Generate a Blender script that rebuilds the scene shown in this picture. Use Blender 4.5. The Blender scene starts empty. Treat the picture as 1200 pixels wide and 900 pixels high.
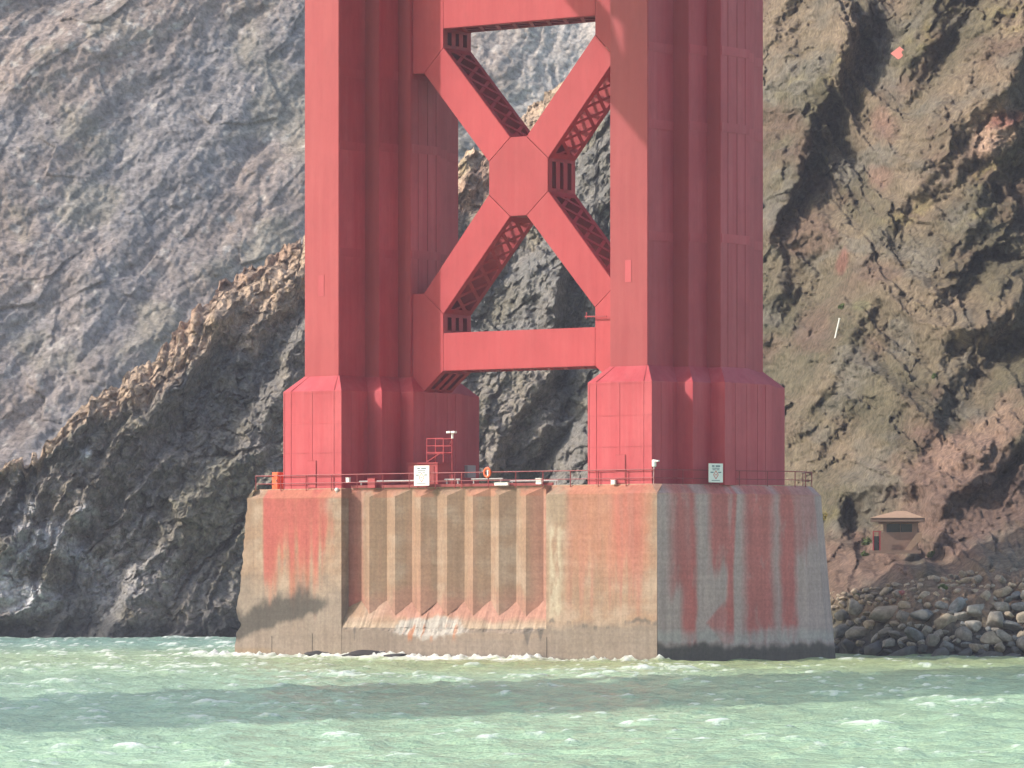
import bpy, math, random
import numpy as np
from mathutils import Vector, Matrix
R = math.radians
rnd = random.Random(7)
sc = bpy.context.scene
col = sc.collection

# ------------------------------------------------------------------ camera, sky, sun, exposure
F_PX, CAM_H, HORIZON = 5664.7, 5.58, 679.1          # focal length in photo pixels, eye height, horizon row
TH = R(37.412)                                       # yaw of the bridge axis against the line of sight
XC, YC = 3.486, 349.245                              # tower origin
CU, SU = math.cos(TH), math.sin(TH)
cam = bpy.data.cameras.new('camera'); co = bpy.data.objects.new('camera', cam); col.objects.link(co)
co.location = (0, 0, CAM_H); co.rotation_euler = (R(90), 0, 0)
cam.sensor_fit = 'HORIZONTAL'; cam.sensor_width = 36.0; cam.lens = 36.0 * F_PX / 1200.0
cam.shift_y = (HORIZON - 450.0) / 1200.0
cam.clip_start = 1.0; cam.clip_end = 20000
sc.camera = co
PHI, ELEV = R(47.0), R(35.0)
hx, hy = math.cos(PHI), math.sin(PHI)                # light travels towards (+u, +v)
lx, ly = hx * CU + hy * SU, -hx * SU + hy * CU
light_dir = Vector((lx * math.cos(ELEV), ly * math.cos(ELEV), -math.sin(ELEV)))
sl = bpy.data.lights.new('sun', 'SUN'); so = bpy.data.objects.new('sun', sl); col.objects.link(so)
sl.energy = 2.45; sl.angle = R(0.55); sl.color = (1.0, 0.93, 0.84)
so.rotation_euler = light_dir.to_track_quat('-Z', 'Y').to_euler(); so.location = (-200, 100, 200)
w = bpy.data.worlds.new('World'); sc.world = w; w.use_nodes = True
nt = w.node_tree; bg = nt.nodes['Background']
sky = nt.nodes.new('ShaderNodeTexSky'); sky.sky_type = 'NISHITA'; sky.sun_disc = False
sky.sun_elevation = ELEV; sky.sun_rotation = math.atan2(-lx, -ly)
sky.air_density = 1.6; sky.dust_density = 3.0; sky.ozone_density = 1.0
nt.links.new(sky.outputs[0], bg.inputs[0]); bg.inputs[1].default_value = 0.15
sc.view_settings.view_transform = 'Standard'; sc.view_settings.look = 'None'
sc.view_settings.gamma = 1.0; sc.view_settings.exposure = 0.86
sc.render.engine = 'CYCLES'
sc.cycles.use_denoising = True
sc.cycles.max_bounces = 6; sc.cycles.diffuse_bounces = 3; sc.cycles.glossy_bounces = 2
sc.cycles.volume_bounces = 0; sc.cycles.caustics_reflective = False; sc.cycles.caustics_refractive = False

# ------------------------------------------------------------------ noise
_rs = np.random.RandomState(11)
_perm = _rs.permutation(256).astype(np.int32); _perm = np.concatenate([_perm, _perm, _perm])
_g = _rs.normal(size=(256, 3)); _g /= np.linalg.norm(_g, axis=1)[:, None]; _g = _g.astype(np.float32)
def perlin(x, y, z):
    x, y, z = np.broadcast_arrays(x, y, z)
    xi, yi, zi = np.floor(x), np.floor(y), np.floor(z)
    fx, fy, fz = (x - xi).astype(np.float32), (y - yi).astype(np.float32), (z - zi).astype(np.float32)
    xi, yi, zi = xi.astype(np.int32) & 255, yi.astype(np.int32) & 255, zi.astype(np.int32) & 255
    sx, sy, sz = [t * t * t * (t * (t * 6 - 15) + 10) for t in (fx, fy, fz)]
    def g(ix, iy, iz, dx, dy, dz):
        h = _perm[_perm[_perm[ix] + iy] + iz]
        return _g[h, 0] * dx + _g[h, 1] * dy + _g[h, 2] * dz
    x1, y1, z1 = (xi + 1) & 255, (yi + 1) & 255, (zi + 1) & 255
    a = g(xi, yi, zi, fx, fy, fz); b = g(x1, yi, zi, fx - 1, fy, fz); a = a + sx * (b - a)
    c = g(xi, y1, zi, fx, fy - 1, fz); d = g(x1, y1, zi, fx - 1, fy - 1, fz); c = c + sx * (d - c)
    a = a + sy * (c - a)
    e = g(xi, yi, z1, fx, fy, fz - 1); b = g(x1, yi, z1, fx - 1, fy, fz - 1); e = e + sx * (b - e)
    c = g(xi, y1, z1, fx, fy - 1, fz - 1); d = g(x1, y1, z1, fx - 1, fy - 1, fz - 1); c = c + sx * (d - c)
    e = e + sy * (c - e)
    return (a + sz * (e - a)) * 1.6
def fbm(x, y, z, o=4, gain=0.5):
    s, a, f = 0, 1.0, 1.0
    for k in range(o):
        s = s + a * perlin(x * f + 17.3 * k, y * f + 5.1 * k, z * f + 9.7 * k); a *= gain; f *= 2.03
    return s
def ridged(x, y, z, o=4, gain=0.5):
    s, a, f, wgt = 0, 1.0, 1.0, 1.0
    for k in range(o):
        n = 1 - np.abs(perlin(x * f + 31.7 * k, y * f + 3.1 * k, z * f + 7.7 * k)); n = n * n * wgt
        s = s + a * n; wgt = np.clip(n * 1.6, 0, 1); a *= gain; f *= 2.07
    return s
def facets(x, y, seed=0, tilt=0.9):
    """broken rock: every jittered cell is a tilted plane with its own height"""
    xi, yi = np.floor(x).astype(np.int64), np.floor(y).astype(np.int64); best = np.full(x.shape, 1e9, np.float32); out = np.zeros(x.shape, np.float32)
    T = np.random.RandomState(seed + 50).rand(65536, 5).astype(np.float32)
    for i in (-1, 0, 1):
        for j in (-1, 0, 1):
            h = ((xi + i) * 7919 + (yi + j) * 104729 + (xi + i) * (yi + j) * 31) & 65535
            t = T[h]; dx = (x - (xi + i) - t[..., 0]).astype(np.float32); dy = (y - (yi + j) - t[..., 1]).astype(np.float32); d = dx * dx + dy * dy
            k = d < best; best = np.where(k, d, best); out = np.where(k, t[..., 2] - 0.5 + tilt * ((t[..., 3] - 0.5) * dx + (t[..., 4] - 0.5) * dy) * 2, out)
    return out
def sstep(a, b, x):
    t = np.clip((x - a) / (b - a), 0, 1); return t * t * (3 - 2 * t)

# ------------------------------------------------------------------ mesh helpers
class MB:
    def __init__(s): s.v = []; s.f = []
    def add(s, vs, fs):
        n = len(s.v); s.v += [tuple(p) for p in vs]; s.f += [tuple(i + n for i in f) for f in fs]; return s
    def box(s, c, d, rz=0.0):
        x, y, z = [k / 2 for k in d]; cr, sr = math.cos(rz), math.sin(rz)
        vs = []
        for k in (-1, 1):
            for (a, b) in ((-x, -y), (x, -y), (x, y), (-x, y)):
                vs.append((c[0] + a * cr - b * sr, c[1] + a * sr + b * cr, c[2] + k * z))
        return s.add(vs, [(3, 2, 1, 0), (4, 5, 6, 7), (0, 1, 5, 4), (1, 2, 6, 5), (2, 3, 7, 6), (3, 0, 4, 7)])
    def bar(s, a, b, wd, ht, up=(0, 0, 1)):
        a, b = Vector(a), Vector(b); d = (b - a).normalized(); up = Vector(up)
        if abs(d.dot(up)) > 0.99: up = Vector((0, 1, 0))
        x = d.cross(up).normalized(); y = x.cross(d).normalized()
        vs = []
        for p in (a, b):
            for (i, j) in ((-1, -1), (1, -1), (1, 1), (-1, 1)): vs.append(p + x * i * wd / 2 + y * j * ht / 2)
        return s.add(vs, [(0, 1, 2, 3), (7, 6, 5, 4), (1, 0, 4, 5), (2, 1, 5, 6), (3, 2, 6, 7), (0, 3, 7, 4)])
    def tube(s, a, b, r, r2=None, n=8):
        a, b = Vector(a), Vector(b); d = (b - a).normalized(); r2 = r if r2 is None else r2
        up = Vector((0, 0, 1)) if abs(d.z) < 0.9 else Vector((1, 0, 0))
        x = d.cross(up).normalized(); y = x.cross(d)
        vs = [a + (x * math.cos(t) + y * math.sin(t)) * r for t in [k * math.tau / n for k in range(n)]]
        vs += [b + (x * math.cos(t) + y * math.sin(t)) * r2 for t in [k * math.tau / n for k in range(n)]]
        return s.add(vs, [(k, (k + 1) % n, n + (k + 1) % n, n + k) for k in range(n)] + [tuple(range(n))[::-1], tuple(range(n, 2 * n))])
    def prism(s, poly, z0, z1, poly2=None):           # plan polygon (x, y) extruded in z
        n = len(poly); p2 = poly2 or poly
        vs = [(x, y, z0) for x, y in poly] + [(x, y, z1) for x, y in p2]
        return s.add(vs, [(k, (k + 1) % n, n + (k + 1) % n, n + k) for k in range(n)] + [tuple(range(n))[::-1], tuple(range(n, 2 * n))])
    def slab(s, poly, y0, y1):                         # elevation polygon (x, z) extruded in y
        n = len(poly)
        vs = [(x, y0, z) for x, z in poly] + [(x, y1, z) for x, z in poly]
        return s.add(vs, [(k, (k + 1) % n, n + (k + 1) % n, n + k) for k in range(n)] + [tuple(range(n))[::-1], tuple(range(n, 2 * n))])
    def mesh(s, name, mat, smooth=False):
        m = bpy.data.meshes.new(name); m.from_pydata(s.v, [], s.f)
        m.materials.append(mat); m.validate(); m.update()
        fix_normals(m)
        if smooth: m.polygons.foreach_set('use_smooth', [True] * len(m.polygons))
        return m
    def build(s, name, mat, parent=None, smooth=False, loc=None):
        return link(name, s.mesh(name, mat, smooth), parent, loc)
import bmesh
def fix_normals(m):
    b = bmesh.new(); b.from_mesh(m); bmesh.ops.recalc_face_normals(b, faces=b.faces); b.to_mesh(m); b.free()
def link(name, mesh, parent=None, loc=None):
    o = bpy.data.objects.new(name, mesh); col.objects.link(o)
    if parent: o.parent = parent
    if loc is not None: o.location = loc
    return o
def bevel(o, wd, seg=1):
    b = bmesh.new(); b.from_mesh(o.data)
    bmesh.ops.bevel(b, geom=b.edges[:], offset=wd, segments=seg, affect='EDGES', clamp_overlap=True)
    b.to_mesh(o.data); b.free(); return o
def tag(o, label=None, cat=None, group=None, kind=None):
    if label: o['label'] = label
    if cat: o['category'] = cat
    if group: o['group'] = group
    if kind: o['kind'] = kind
    return o
def W(u, v, z=0.0): return (XC + u * CU + v * SU, YC - u * SU + v * CU, z)
def thing(name, label, cat, uvz=(0, 0, 0), rz=0.0, group=None):      # an Empty in the bridge frame
    o = bpy.data.objects.new(name, None); col.objects.link(o); o.location = W(*uvz); o.rotation_euler = (0, 0, -TH + rz)
    return tag(o, label, cat, group)
def grid_mesh(name, P, C, mat, wrap=False, smooth=True):
    """P (nr, nc, 3) grid of points, C (nr, nc, 3) colours"""
    nr, nc = P.shape[:2]; idx = np.arange(nr * nc).reshape(nr, nc)
    a, b, c, d = idx[:-1, :-1], idx[:-1, 1:], idx[1:, 1:], idx[1:, :-1]
    q = np.stack([a, b, c, d], -1).reshape(-1, 4)
    return raw_mesh(name, P.reshape(-1, 3), q, None if C is None else C.reshape(-1, 3), mat, smooth)
def raw_mesh(name, V, Q, C, mat, smooth=True):
    m = bpy.data.meshes.new(name); nq = len(Q); k = Q.shape[1]
    m.vertices.add(len(V)); m.vertices.foreach_set('co', np.ascontiguousarray(V, np.float32).ravel())
    m.loops.add(nq * k); m.loops.foreach_set('vertex_index', np.ascontiguousarray(Q, np.int32).ravel())
    m.polygons.add(nq); m.polygons.foreach_set('loop_start', np.arange(0, nq * k, k, dtype=np.int32))
    m.polygons.foreach_set('use_smooth', np.full(nq, smooth, bool))
    m.update(calc_edges=True)
    if C is not None:
        at = m.attributes.new('Col', 'FLOAT_COLOR', 'POINT')
        c4 = np.ones((len(V), 4), np.float32); c4[:, :3] = C; at.data.foreach_set('color', c4.ravel())
    m.materials.append(mat); m.validate(); return m

# ------------------------------------------------------------------ materials
def new_mat(name):
    m = bpy.data.materials.new(name); m.use_nodes = True
    return m, m.node_tree.nodes, m.node_tree.links, m.node_tree.nodes['Principled BSDF']
def mixc(N, L, fac, a, b, mode='MIX'):
    x = N.new('ShaderNodeMix'); x.data_type = 'RGBA'; x.blend_type = mode
    for s, v in ((x.inputs[0], fac), (x.inputs[6], a), (x.inputs[7], b)):
        if hasattr(v, 'links') or hasattr(v, 'is_output'): L.new(v, s)
        elif isinstance(v, (int, float)): s.default_value = v
        else: s.default_value = (*v, 1)
    return x.outputs[2]
def noise(N, L, vec, scale, detail=4, rough=0.55, stretch=None):
    if stretch:
        mp = N.new('ShaderNodeMapping'); mp.inputs['Scale'].default_value = stretch; L.new(vec, mp.inputs[0]); vec = mp.outputs[0]
    n = N.new('ShaderNodeTexNoise'); n.inputs['Scale'].default_value = scale; n.inputs['Detail'].default_value = detail
    n.inputs['Roughness'].default_value = rough; L.new(vec, n.inputs['Vector']); return n.outputs['Fac']
def ramp(N, L, v, a, b, lo=0.0, hi=1.0):
    r = N.new('ShaderNodeMapRange'); r.inputs[1].default_value = a; r.inputs[2].default_value = b
    r.inputs[3].default_value = lo; r.inputs[4].default_value = hi; L.new(v, r.inputs[0]); return r.outputs[0]
def bump(N, L, h, strength, dist, bsdf):
    b = N.new('ShaderNodeBump'); b.inputs['Strength'].default_value = strength; b.inputs['Distance'].default_value = dist
    L.new(h, b.inputs['Height']); L.new(b.outputs[0], bsdf.inputs['Normal'])
def simple(name, rgb, rough=0.6, var=0.15, scale=3.0, metal=0.0):
    m, N, L, B = new_mat(name)
    tc = N.new('ShaderNodeTexCoord').outputs['Object']; n = noise(N, L, tc, scale, 5)
    c = mixc(N, L, n, [k * (1 - var) for k in rgb], [min(1, k * (1 + var)) for k in rgb])
    L.new(c, B.inputs['Base Color']); B.inputs['Roughness'].default_value = rough; B.inputs['Metallic'].default_value = metal
    return m
def steel(name, rgb, pale, var=1.0):
    m, N, L, B = new_mat(name)
    tc = N.new('ShaderNodeTexCoord').outputs['Object']
    streak = noise(N, L, tc, 1.0, 6, 0.6, (1.6, 1.6, 0.10))
    blot = noise(N, L, tc, 0.22, 5, 0.6)
    fine = noise(N, L, tc, 3.5, 5, 0.6, (1, 1, 0.35))
    c = mixc(N, L, ramp(N, L, streak, 0.35, 0.72, 0.0, 0.55 * var), rgb, pale)
    c = mixc(N, L, ramp(N, L, blot, 0.42, 0.7, 0.0, 0.4 * var), c, [k * 0.72 for k in rgb])
    c = mixc(N, L, ramp(N, L, fine, 0.5, 0.75, 0.0, 0.18 * var), c, [k * 0.55 for k in rgb])
    rv = N.new('ShaderNodeObjectInfo').outputs['Random']; v = N.new('ShaderNodeVectorMath'); v.operation = 'SCALE'; L.new(c, v.inputs[0]); L.new(ramp(N, L, rv, 0, 1, 0.90, 1.08), v.inputs['Scale'])
    L.new(v.outputs[0], B.inputs['Base Color']); B.inputs['Roughness'].default_value = 0.55
    B.inputs['Specular IOR Level'].default_value = 0.35
    bump(N, L, mixc(N, L, 0.5, fine, blot), 0.25, 0.05, B)
    return m
M = {}
M['red'] = steel('red_steel', (0.43, 0.050, 0.068), (0.50, 0.105, 0.122), 1.3)
M['brace'] = steel('red_brace_steel', (0.38, 0.040, 0.053), (0.43, 0.07, 0.082), 1.1)
M['seam'] = steel('weathered_seam_steel', (0.34, 0.045, 0.055), (0.40, 0.08, 0.085))
M['rail'] = simple('railing_red', (0.24, 0.032, 0.036), 0.5)
M['orange'] = simple('orange_plastic', (0.75, 0.13, 0.04), 0.45, 0.08)
M['white'] = simple('white_paint', (0.78, 0.78, 0.76), 0.5, 0.05)
M['grey'] = simple('grey_metal', (0.36, 0.35, 0.36), 0.5, 0.1)
M['ink'] = simple('grey_blue_ink', (0.13, 0.17, 0.21), 0.6, 0.1)
M['redink'] = simple('red_ink', (0.65, 0.16, 0.13), 0.6, 0.1)
M['maroon'] = simple('maroon_paint', (0.34, 0.04, 0.05), 0.55)
M['dark'] = simple('dark_glass', (0.02, 0.022, 0.025), 0.2, 0.1)
def concrete_mat():
    m, N, L, B = new_mat('stained_concrete')
    at = N.new('ShaderNodeAttribute'); at.attribute_name = 'Col'
    tc = N.new('ShaderNodeTexCoord').outputs['Object']
    fine = noise(N, L, tc, 5.0, 7, 0.65)
    lay = noise(N, L, tc, 1.0, 3, 0.5, (0.12, 0.12, 3.2))
    drip = noise(N, L, tc, 1.0, 5, 0.6, (2.6, 2.6, 0.16))
    c = mixc(N, L, ramp(N, L, lay, 0.35, 0.68, 0.80, 1.14), (0, 0, 0), at.outputs['Color'])
    v = N.new('ShaderNodeVectorMath'); v.operation = 'SCALE'; L.new(at.outputs['Color'], v.inputs[0])
    mul = N.new('ShaderNodeMath'); mul.operation = 'MULTIPLY'
    L.new(ramp(N, L, lay, 0.36, 0.66, 0.95, 1.05), mul.inputs[0]); L.new(ramp(N, L, fine, 0.3, 0.7, 0.82, 1.16), mul.inputs[1])
    mul2 = N.new('ShaderNodeMath'); mul2.operation = 'MULTIPLY'; L.new(mul.outputs[0], mul2.inputs[0]); L.new(ramp(N, L, drip, 0.3, 0.7, 0.86, 1.12), mul2.inputs[1])
    L.new(mul2.outputs[0], v.inputs['Scale']); L.new(v.outputs[0], B.inputs['Base Color'])
    B.inputs['Roughness'].default_value = 0.85; B.inputs['Specular IOR Level'].default_value = 0.25
    bump(N, L, mixc(N, L, 0.45, fine, lay), 0.5, 0.06, B); return m
M['concrete'] = concrete_mat()
def rock_mat(name, scale, strength):
    m, N, L, B = new_mat(name)
    at = N.new('ShaderNodeAttribute'); at.attribute_name = 'Col'
    tc = N.new('ShaderNodeTexCoord').outputs['Object']
    fine = noise(N, L, tc, scale, 8, 0.7); mid = noise(N, L, tc, scale * 0.2, 6, 0.65)
    v = N.new('ShaderNodeVectorMath'); v.operation = 'SCALE'; L.new(at.outputs['Color'], v.inputs[0])
    mul = N.new('ShaderNodeMath'); mul.operation = 'MULTIPLY'
    L.new(ramp(N, L, fine, 0.32, 0.68, 0.5, 1.55), mul.inputs[0]); L.new(ramp(N, L, mid, 0.3, 0.7, 0.72, 1.3), mul.inputs[1])
    L.new(mul.outputs[0], v.inputs['Scale']); L.new(v.outputs[0], B.inputs['Base Color'])
    B.inputs['Roughness'].default_value = 0.95; B.inputs['Specular IOR Level'].default_value = 0.15
    bump(N, L, fine, strength, 0.6, B); return m
M['rock'] = rock_mat('cliff_rock', 2.2, 0.7)
M['farrock'] = rock_mat('far_hill_rock', 1.1, 0.7)
def boulder_mat():
    m, N, L, B = new_mat('boulder_stone')
    oi = N.new('ShaderNodeObjectInfo'); tc = N.new('ShaderNodeTexCoord').outputs['Object']
    n = noise(N, L, tc, 2.5, 7, 0.65)
    v = N.new('ShaderNodeVectorMath'); v.operation = 'SCALE'; L.new(oi.outputs['Color'], v.inputs[0]); L.new(ramp(N, L, n, 0.3, 0.7, 0.6, 1.4), v.inputs['Scale'])
    L.new(v.outputs[0], B.inputs['Base Color']); B.inputs['Roughness'].default_value = 0.9
    bump(N, L, n, 0.6, 0.12, B); return m
M['boulder'] = boulder_mat()

# ------------------------------------------------------------------ water
def build_water():
    m, N, L, B = new_mat('green_sea_water')
    at = N.new('ShaderNodeAttribute'); at.attribute_name = 'Col'
    geo = N.new('ShaderNodeNewGeometry').outputs['Position']
    rip = noise(N, L, geo, 1.0, 6, 0.65, (0.9, 1.5, 1)); rip2 = noise(N, L, geo, 1.0, 3, 0.6, (3.5, 5.0, 1))
    L.new(at.outputs['Color'], B.inputs['Base Color'])
    sep = N.new('ShaderNodeSeparateColor'); L.new(at.outputs['Color'], sep.inputs[0])
    L.new(ramp(N, L, sep.outputs[0], 0.42, 0.6, 0.22, 0.7), B.inputs['Roughness'])
    B.inputs['IOR'].default_value = 1.33
    bump(N, L, mixc(N, L, 0.35, rip, rip2), 0.8, 0.45, B)
    def axis(lo, hi, step, far0, far1):
        core = np.arange(lo, hi + step, step); out = []; s = step
        x = lo
        while x > far0: s *= 1.35; x -= s; out.append(x)
        left = out[::-1]; out = []; s = step; x = core[-1]
        while x < far1: s *= 1.35; x += s; out.append(x)
        return np.concatenate([left, core, out])
    xs = axis(-62, 62, 0.23, -1500, 1500)
    ys = [118.0]
    while ys[-1] < 480: ys.append(ys[-1] + 0.0021 * ys[-1])
    y = 480.0; s = 3.0
    ys = np.array(ys)
    pre = []; yy = 118.0; s = 0.5
    while yy > -300: s *= 1.35; yy -= s; pre.append(yy)
    ys = np.concatenate([pre[::-1], ys, [520, 600, 900]])
    X, Y = np.meshgrid(xs, ys)
    Z = np.zeros_like(X); r = np.random.RandomState(5)
    for k in range(46):
        lam = 0.7 * (7.5 / 0.7) ** r.rand(); ang = r.normal(0.35, 0.75)
        kx, ky = math.sin(ang) * math.tau / lam, math.cos(ang) * math.tau / lam
        ph = kx * X + ky * Y + r.rand() * 6.28 + 0.9 * np.sin(X * 0.05 * r.rand() + Y * 0.037 + k)
        Z += 0.0078 * lam ** 0.75 * (1 - np.abs(np.sin(ph / 2))) ** 1.3 * 2
    Z += 0.10 * fbm(X * 0.07 + 3, Y * 0.05, 0 * X + 12, 3)
    Z -= Z.mean()
    Z *= np.where((np.abs(X) < 75) & (Y > 100), 1.0, 0.3)
    big = fbm(X * 0.035, Y * 0.02, 0 * X + 2.0, 4); st = fbm(X * 0.25, Y * 0.11, 0 * X + 7.0, 5); hi = fbm(X * 1.5, Y * 0.75, 0 * X + 3, 3, 0.65)
    # body colour: pale jade, olive near the pier, bluer towards the viewer
    jade = np.array([0.33, 0.475, 0.32]); olive = np.array([0.33, 0.41, 0.215]); blue = np.array([0.20, 0.37, 0.31])
    px = 600 + F_PX * X / np.maximum(Y, 50)
    near = sstep(260, 330, Y)[..., None] * (0.5 + 0.5 * sstep(-12, 0, X))[..., None]
    far_l = sstep(340, 430, Y)[..., None]
    C = jade * (1 - near) + olive * near
    C = C * (1 - far_l) + np.array([0.23, 0.37, 0.31]) * far_l
    C = C * (1 + 0.16 * big[..., None] + 0.12 * st[..., None])
    # foam: torn streaks on crests, wash along the pier foot and the shore
    lat = X - XC; dep = Y - YC
    U = lat * CU - dep * SU; V = lat * SU + dep * CU
    dfront = np.where((U > -21) & (U < 18), np.abs(V + 12.6), 99.0)
    dleft = np.where((V > -13) & (V < 4), np.abs(U + 21.2), 99.0)
    dp = np.minimum(dfront, dleft)
    crest = sstep(0.45, 1.15, Z / (Z.std() + 1e-6) * 0.35 + st * 0.55 + hi * 0.85 + 0.30 * sstep(5, -25, X) * sstep(150, 200, Y) + 0.35 * big - 0.46)
    wash = sstep(8.5, 1.0, dp + 3.6 * st - 0.8 * ((U > -7) & (U < 9))) * sstep(-0.45, 0.35, hi + 0.6 * fbm(X * 0.09, Y * 0.09, 0 * X + 1, 2) + 0.15 * ((U > -9) & (U < 9)))
    shore = sstep(7.0, 1.0, np.abs(Y - 455) + 4 * st) * (X < 0) + sstep(2.2, 0.3, np.abs(Y - 345.5 - 0.6 * st)) * (X > 20)
    foam = np.clip(0.8 * crest * (Y < 452) + wash + 0.5 * shore * sstep(-0.1, 0.5, hi), 0, 1)[..., None]
    C = C * (1 - foam) + np.array([0.74, 0.77, 0.74]) * foam
    Z += 0.05 * foam[..., 0] + 0.26 * wash * sstep(6.0, 0.5, dp) * np.clip(0.45 + 0.7 * hi + 0.8 * fbm(X * 2.4, Y * 1.2, 0 * X + 15, 3, 0.65), 0, 1.5)
    o = link('water', grid_mesh('water', np.stack([X, Y, Z], -1), np.clip(C, 0.02, 0.9), m))
    tag(o, kind='structure')
build_water()

# ------------------------------------------------------------------ cliffs
TX = np.array([-70, -45, -26, -10, 3, 12, 20, 27, 35, 45, 62.])
TZ = np.array([-2, 0, 5, 10, 40, 80.])
TY = np.array([
    [450, 453, 456, 456, 452, 430, 374, 350, 347, 346, 346],
    [452, 456, 459, 459, 455, 433, 378, 352.5, 349.5, 349, 349],
    [455, 460, 464, 465, 461, 444, 395, 361, 357, 356, 356],
    [457, 463, 469, 472, 470, 458, 428, 392, 374, 370, 368],
    [472, 480, 490, 496, 497, 488, 464, 442, 424, 412, 404],
    [505, 515, 524, 532, 533, 522, 502, 486, 470, 458, 450]], float)
def base_y(x, z):
    x = np.asarray(x, float); z = np.asarray(z, float); out = 0
    for dx in (-2.5, 0, 2.5):
        xx = np.clip(x + dx, TX[0], TX[-1]); i = np.clip(np.searchsorted(TX, xx) - 1, 0, len(TX) - 2); fx = (xx - TX[i]) / (TX[i + 1] - TX[i])
        for dz in (-0.8, 0, 0.8):
            zz = np.clip(z + dz, TZ[0], TZ[-1]); j = np.clip(np.searchsorted(TZ, zz) - 1, 0, len(TZ) - 2); fz = (zz - TZ[j]) / (TZ[j + 1] - TZ[j])
            out = out + (TY[j, i] * (1 - fx) + TY[j, i + 1] * fx) * (1 - fz) + (TY[j + 1, i] * (1 - fx) + TY[j + 1, i + 1] * fx) * fz
    return out / 9.0
def on_cliff(px, py):                                   # where a line of sight meets the unbroken slope
    y = 430.0
    for k in range(60):
        x, z = (px - 600) / F_PX * y, CAM_H + (HORIZON - py) / F_PX * y
        y = 0.5 * y + 0.5 * float(base_y(x, np.clip(z, -2, 80)))
    return x, y, z
def polydist(X, Z, pts):                                # signed distance to a polyline, + on its lower right
    best = np.full(X.shape, 1e9); sgn = np.zeros(X.shape); par = np.zeros(X.shape); tot = 0.0
    for (x0, z0), (x1, z1) in zip(pts[:-1], pts[1:]):
        dx, dz = x1 - x0, z1 - z0; ll = math.hypot(dx, dz)
        t = np.clip(((X - x0) * dx + (Z - z0) * dz) / ll ** 2, 0, 1)
        d = np.hypot(X - x0 - t * dx, Z - z0 - t * dz); c = (X - x0) * dz - (Z - z0) * dx
        k = d < best; best = np.where(k, d, best); sgn = np.where(k, np.sign(c), sgn); par = np.where(k, tot + t * ll, par); tot += ll
    return best * sgn, par / tot
CREST = [(-260, 700, 466), (-60, 610, 468), (0, 558, 470), (50, 522, 472), (100, 488, 476), (150, 447, 480), (200, 396, 484), (245, 345, 488), (285, 302, 490), (318, 284, 491), (345, 277, 492), (400, 250, 494),
         (470, 208, 500), (545, 166, 504), (600, 128, 507), (640, 97, 510), (690, 60, 512), (760, -60, 516), (900, -300, 520)]
cx_ = np.array([(p[0] - 600) / F_PX * p[2] for p in CREST]); cz_ = np.array([CAM_H + (HORIZON - p[1]) / F_PX * p[2] for p in CREST])
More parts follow.
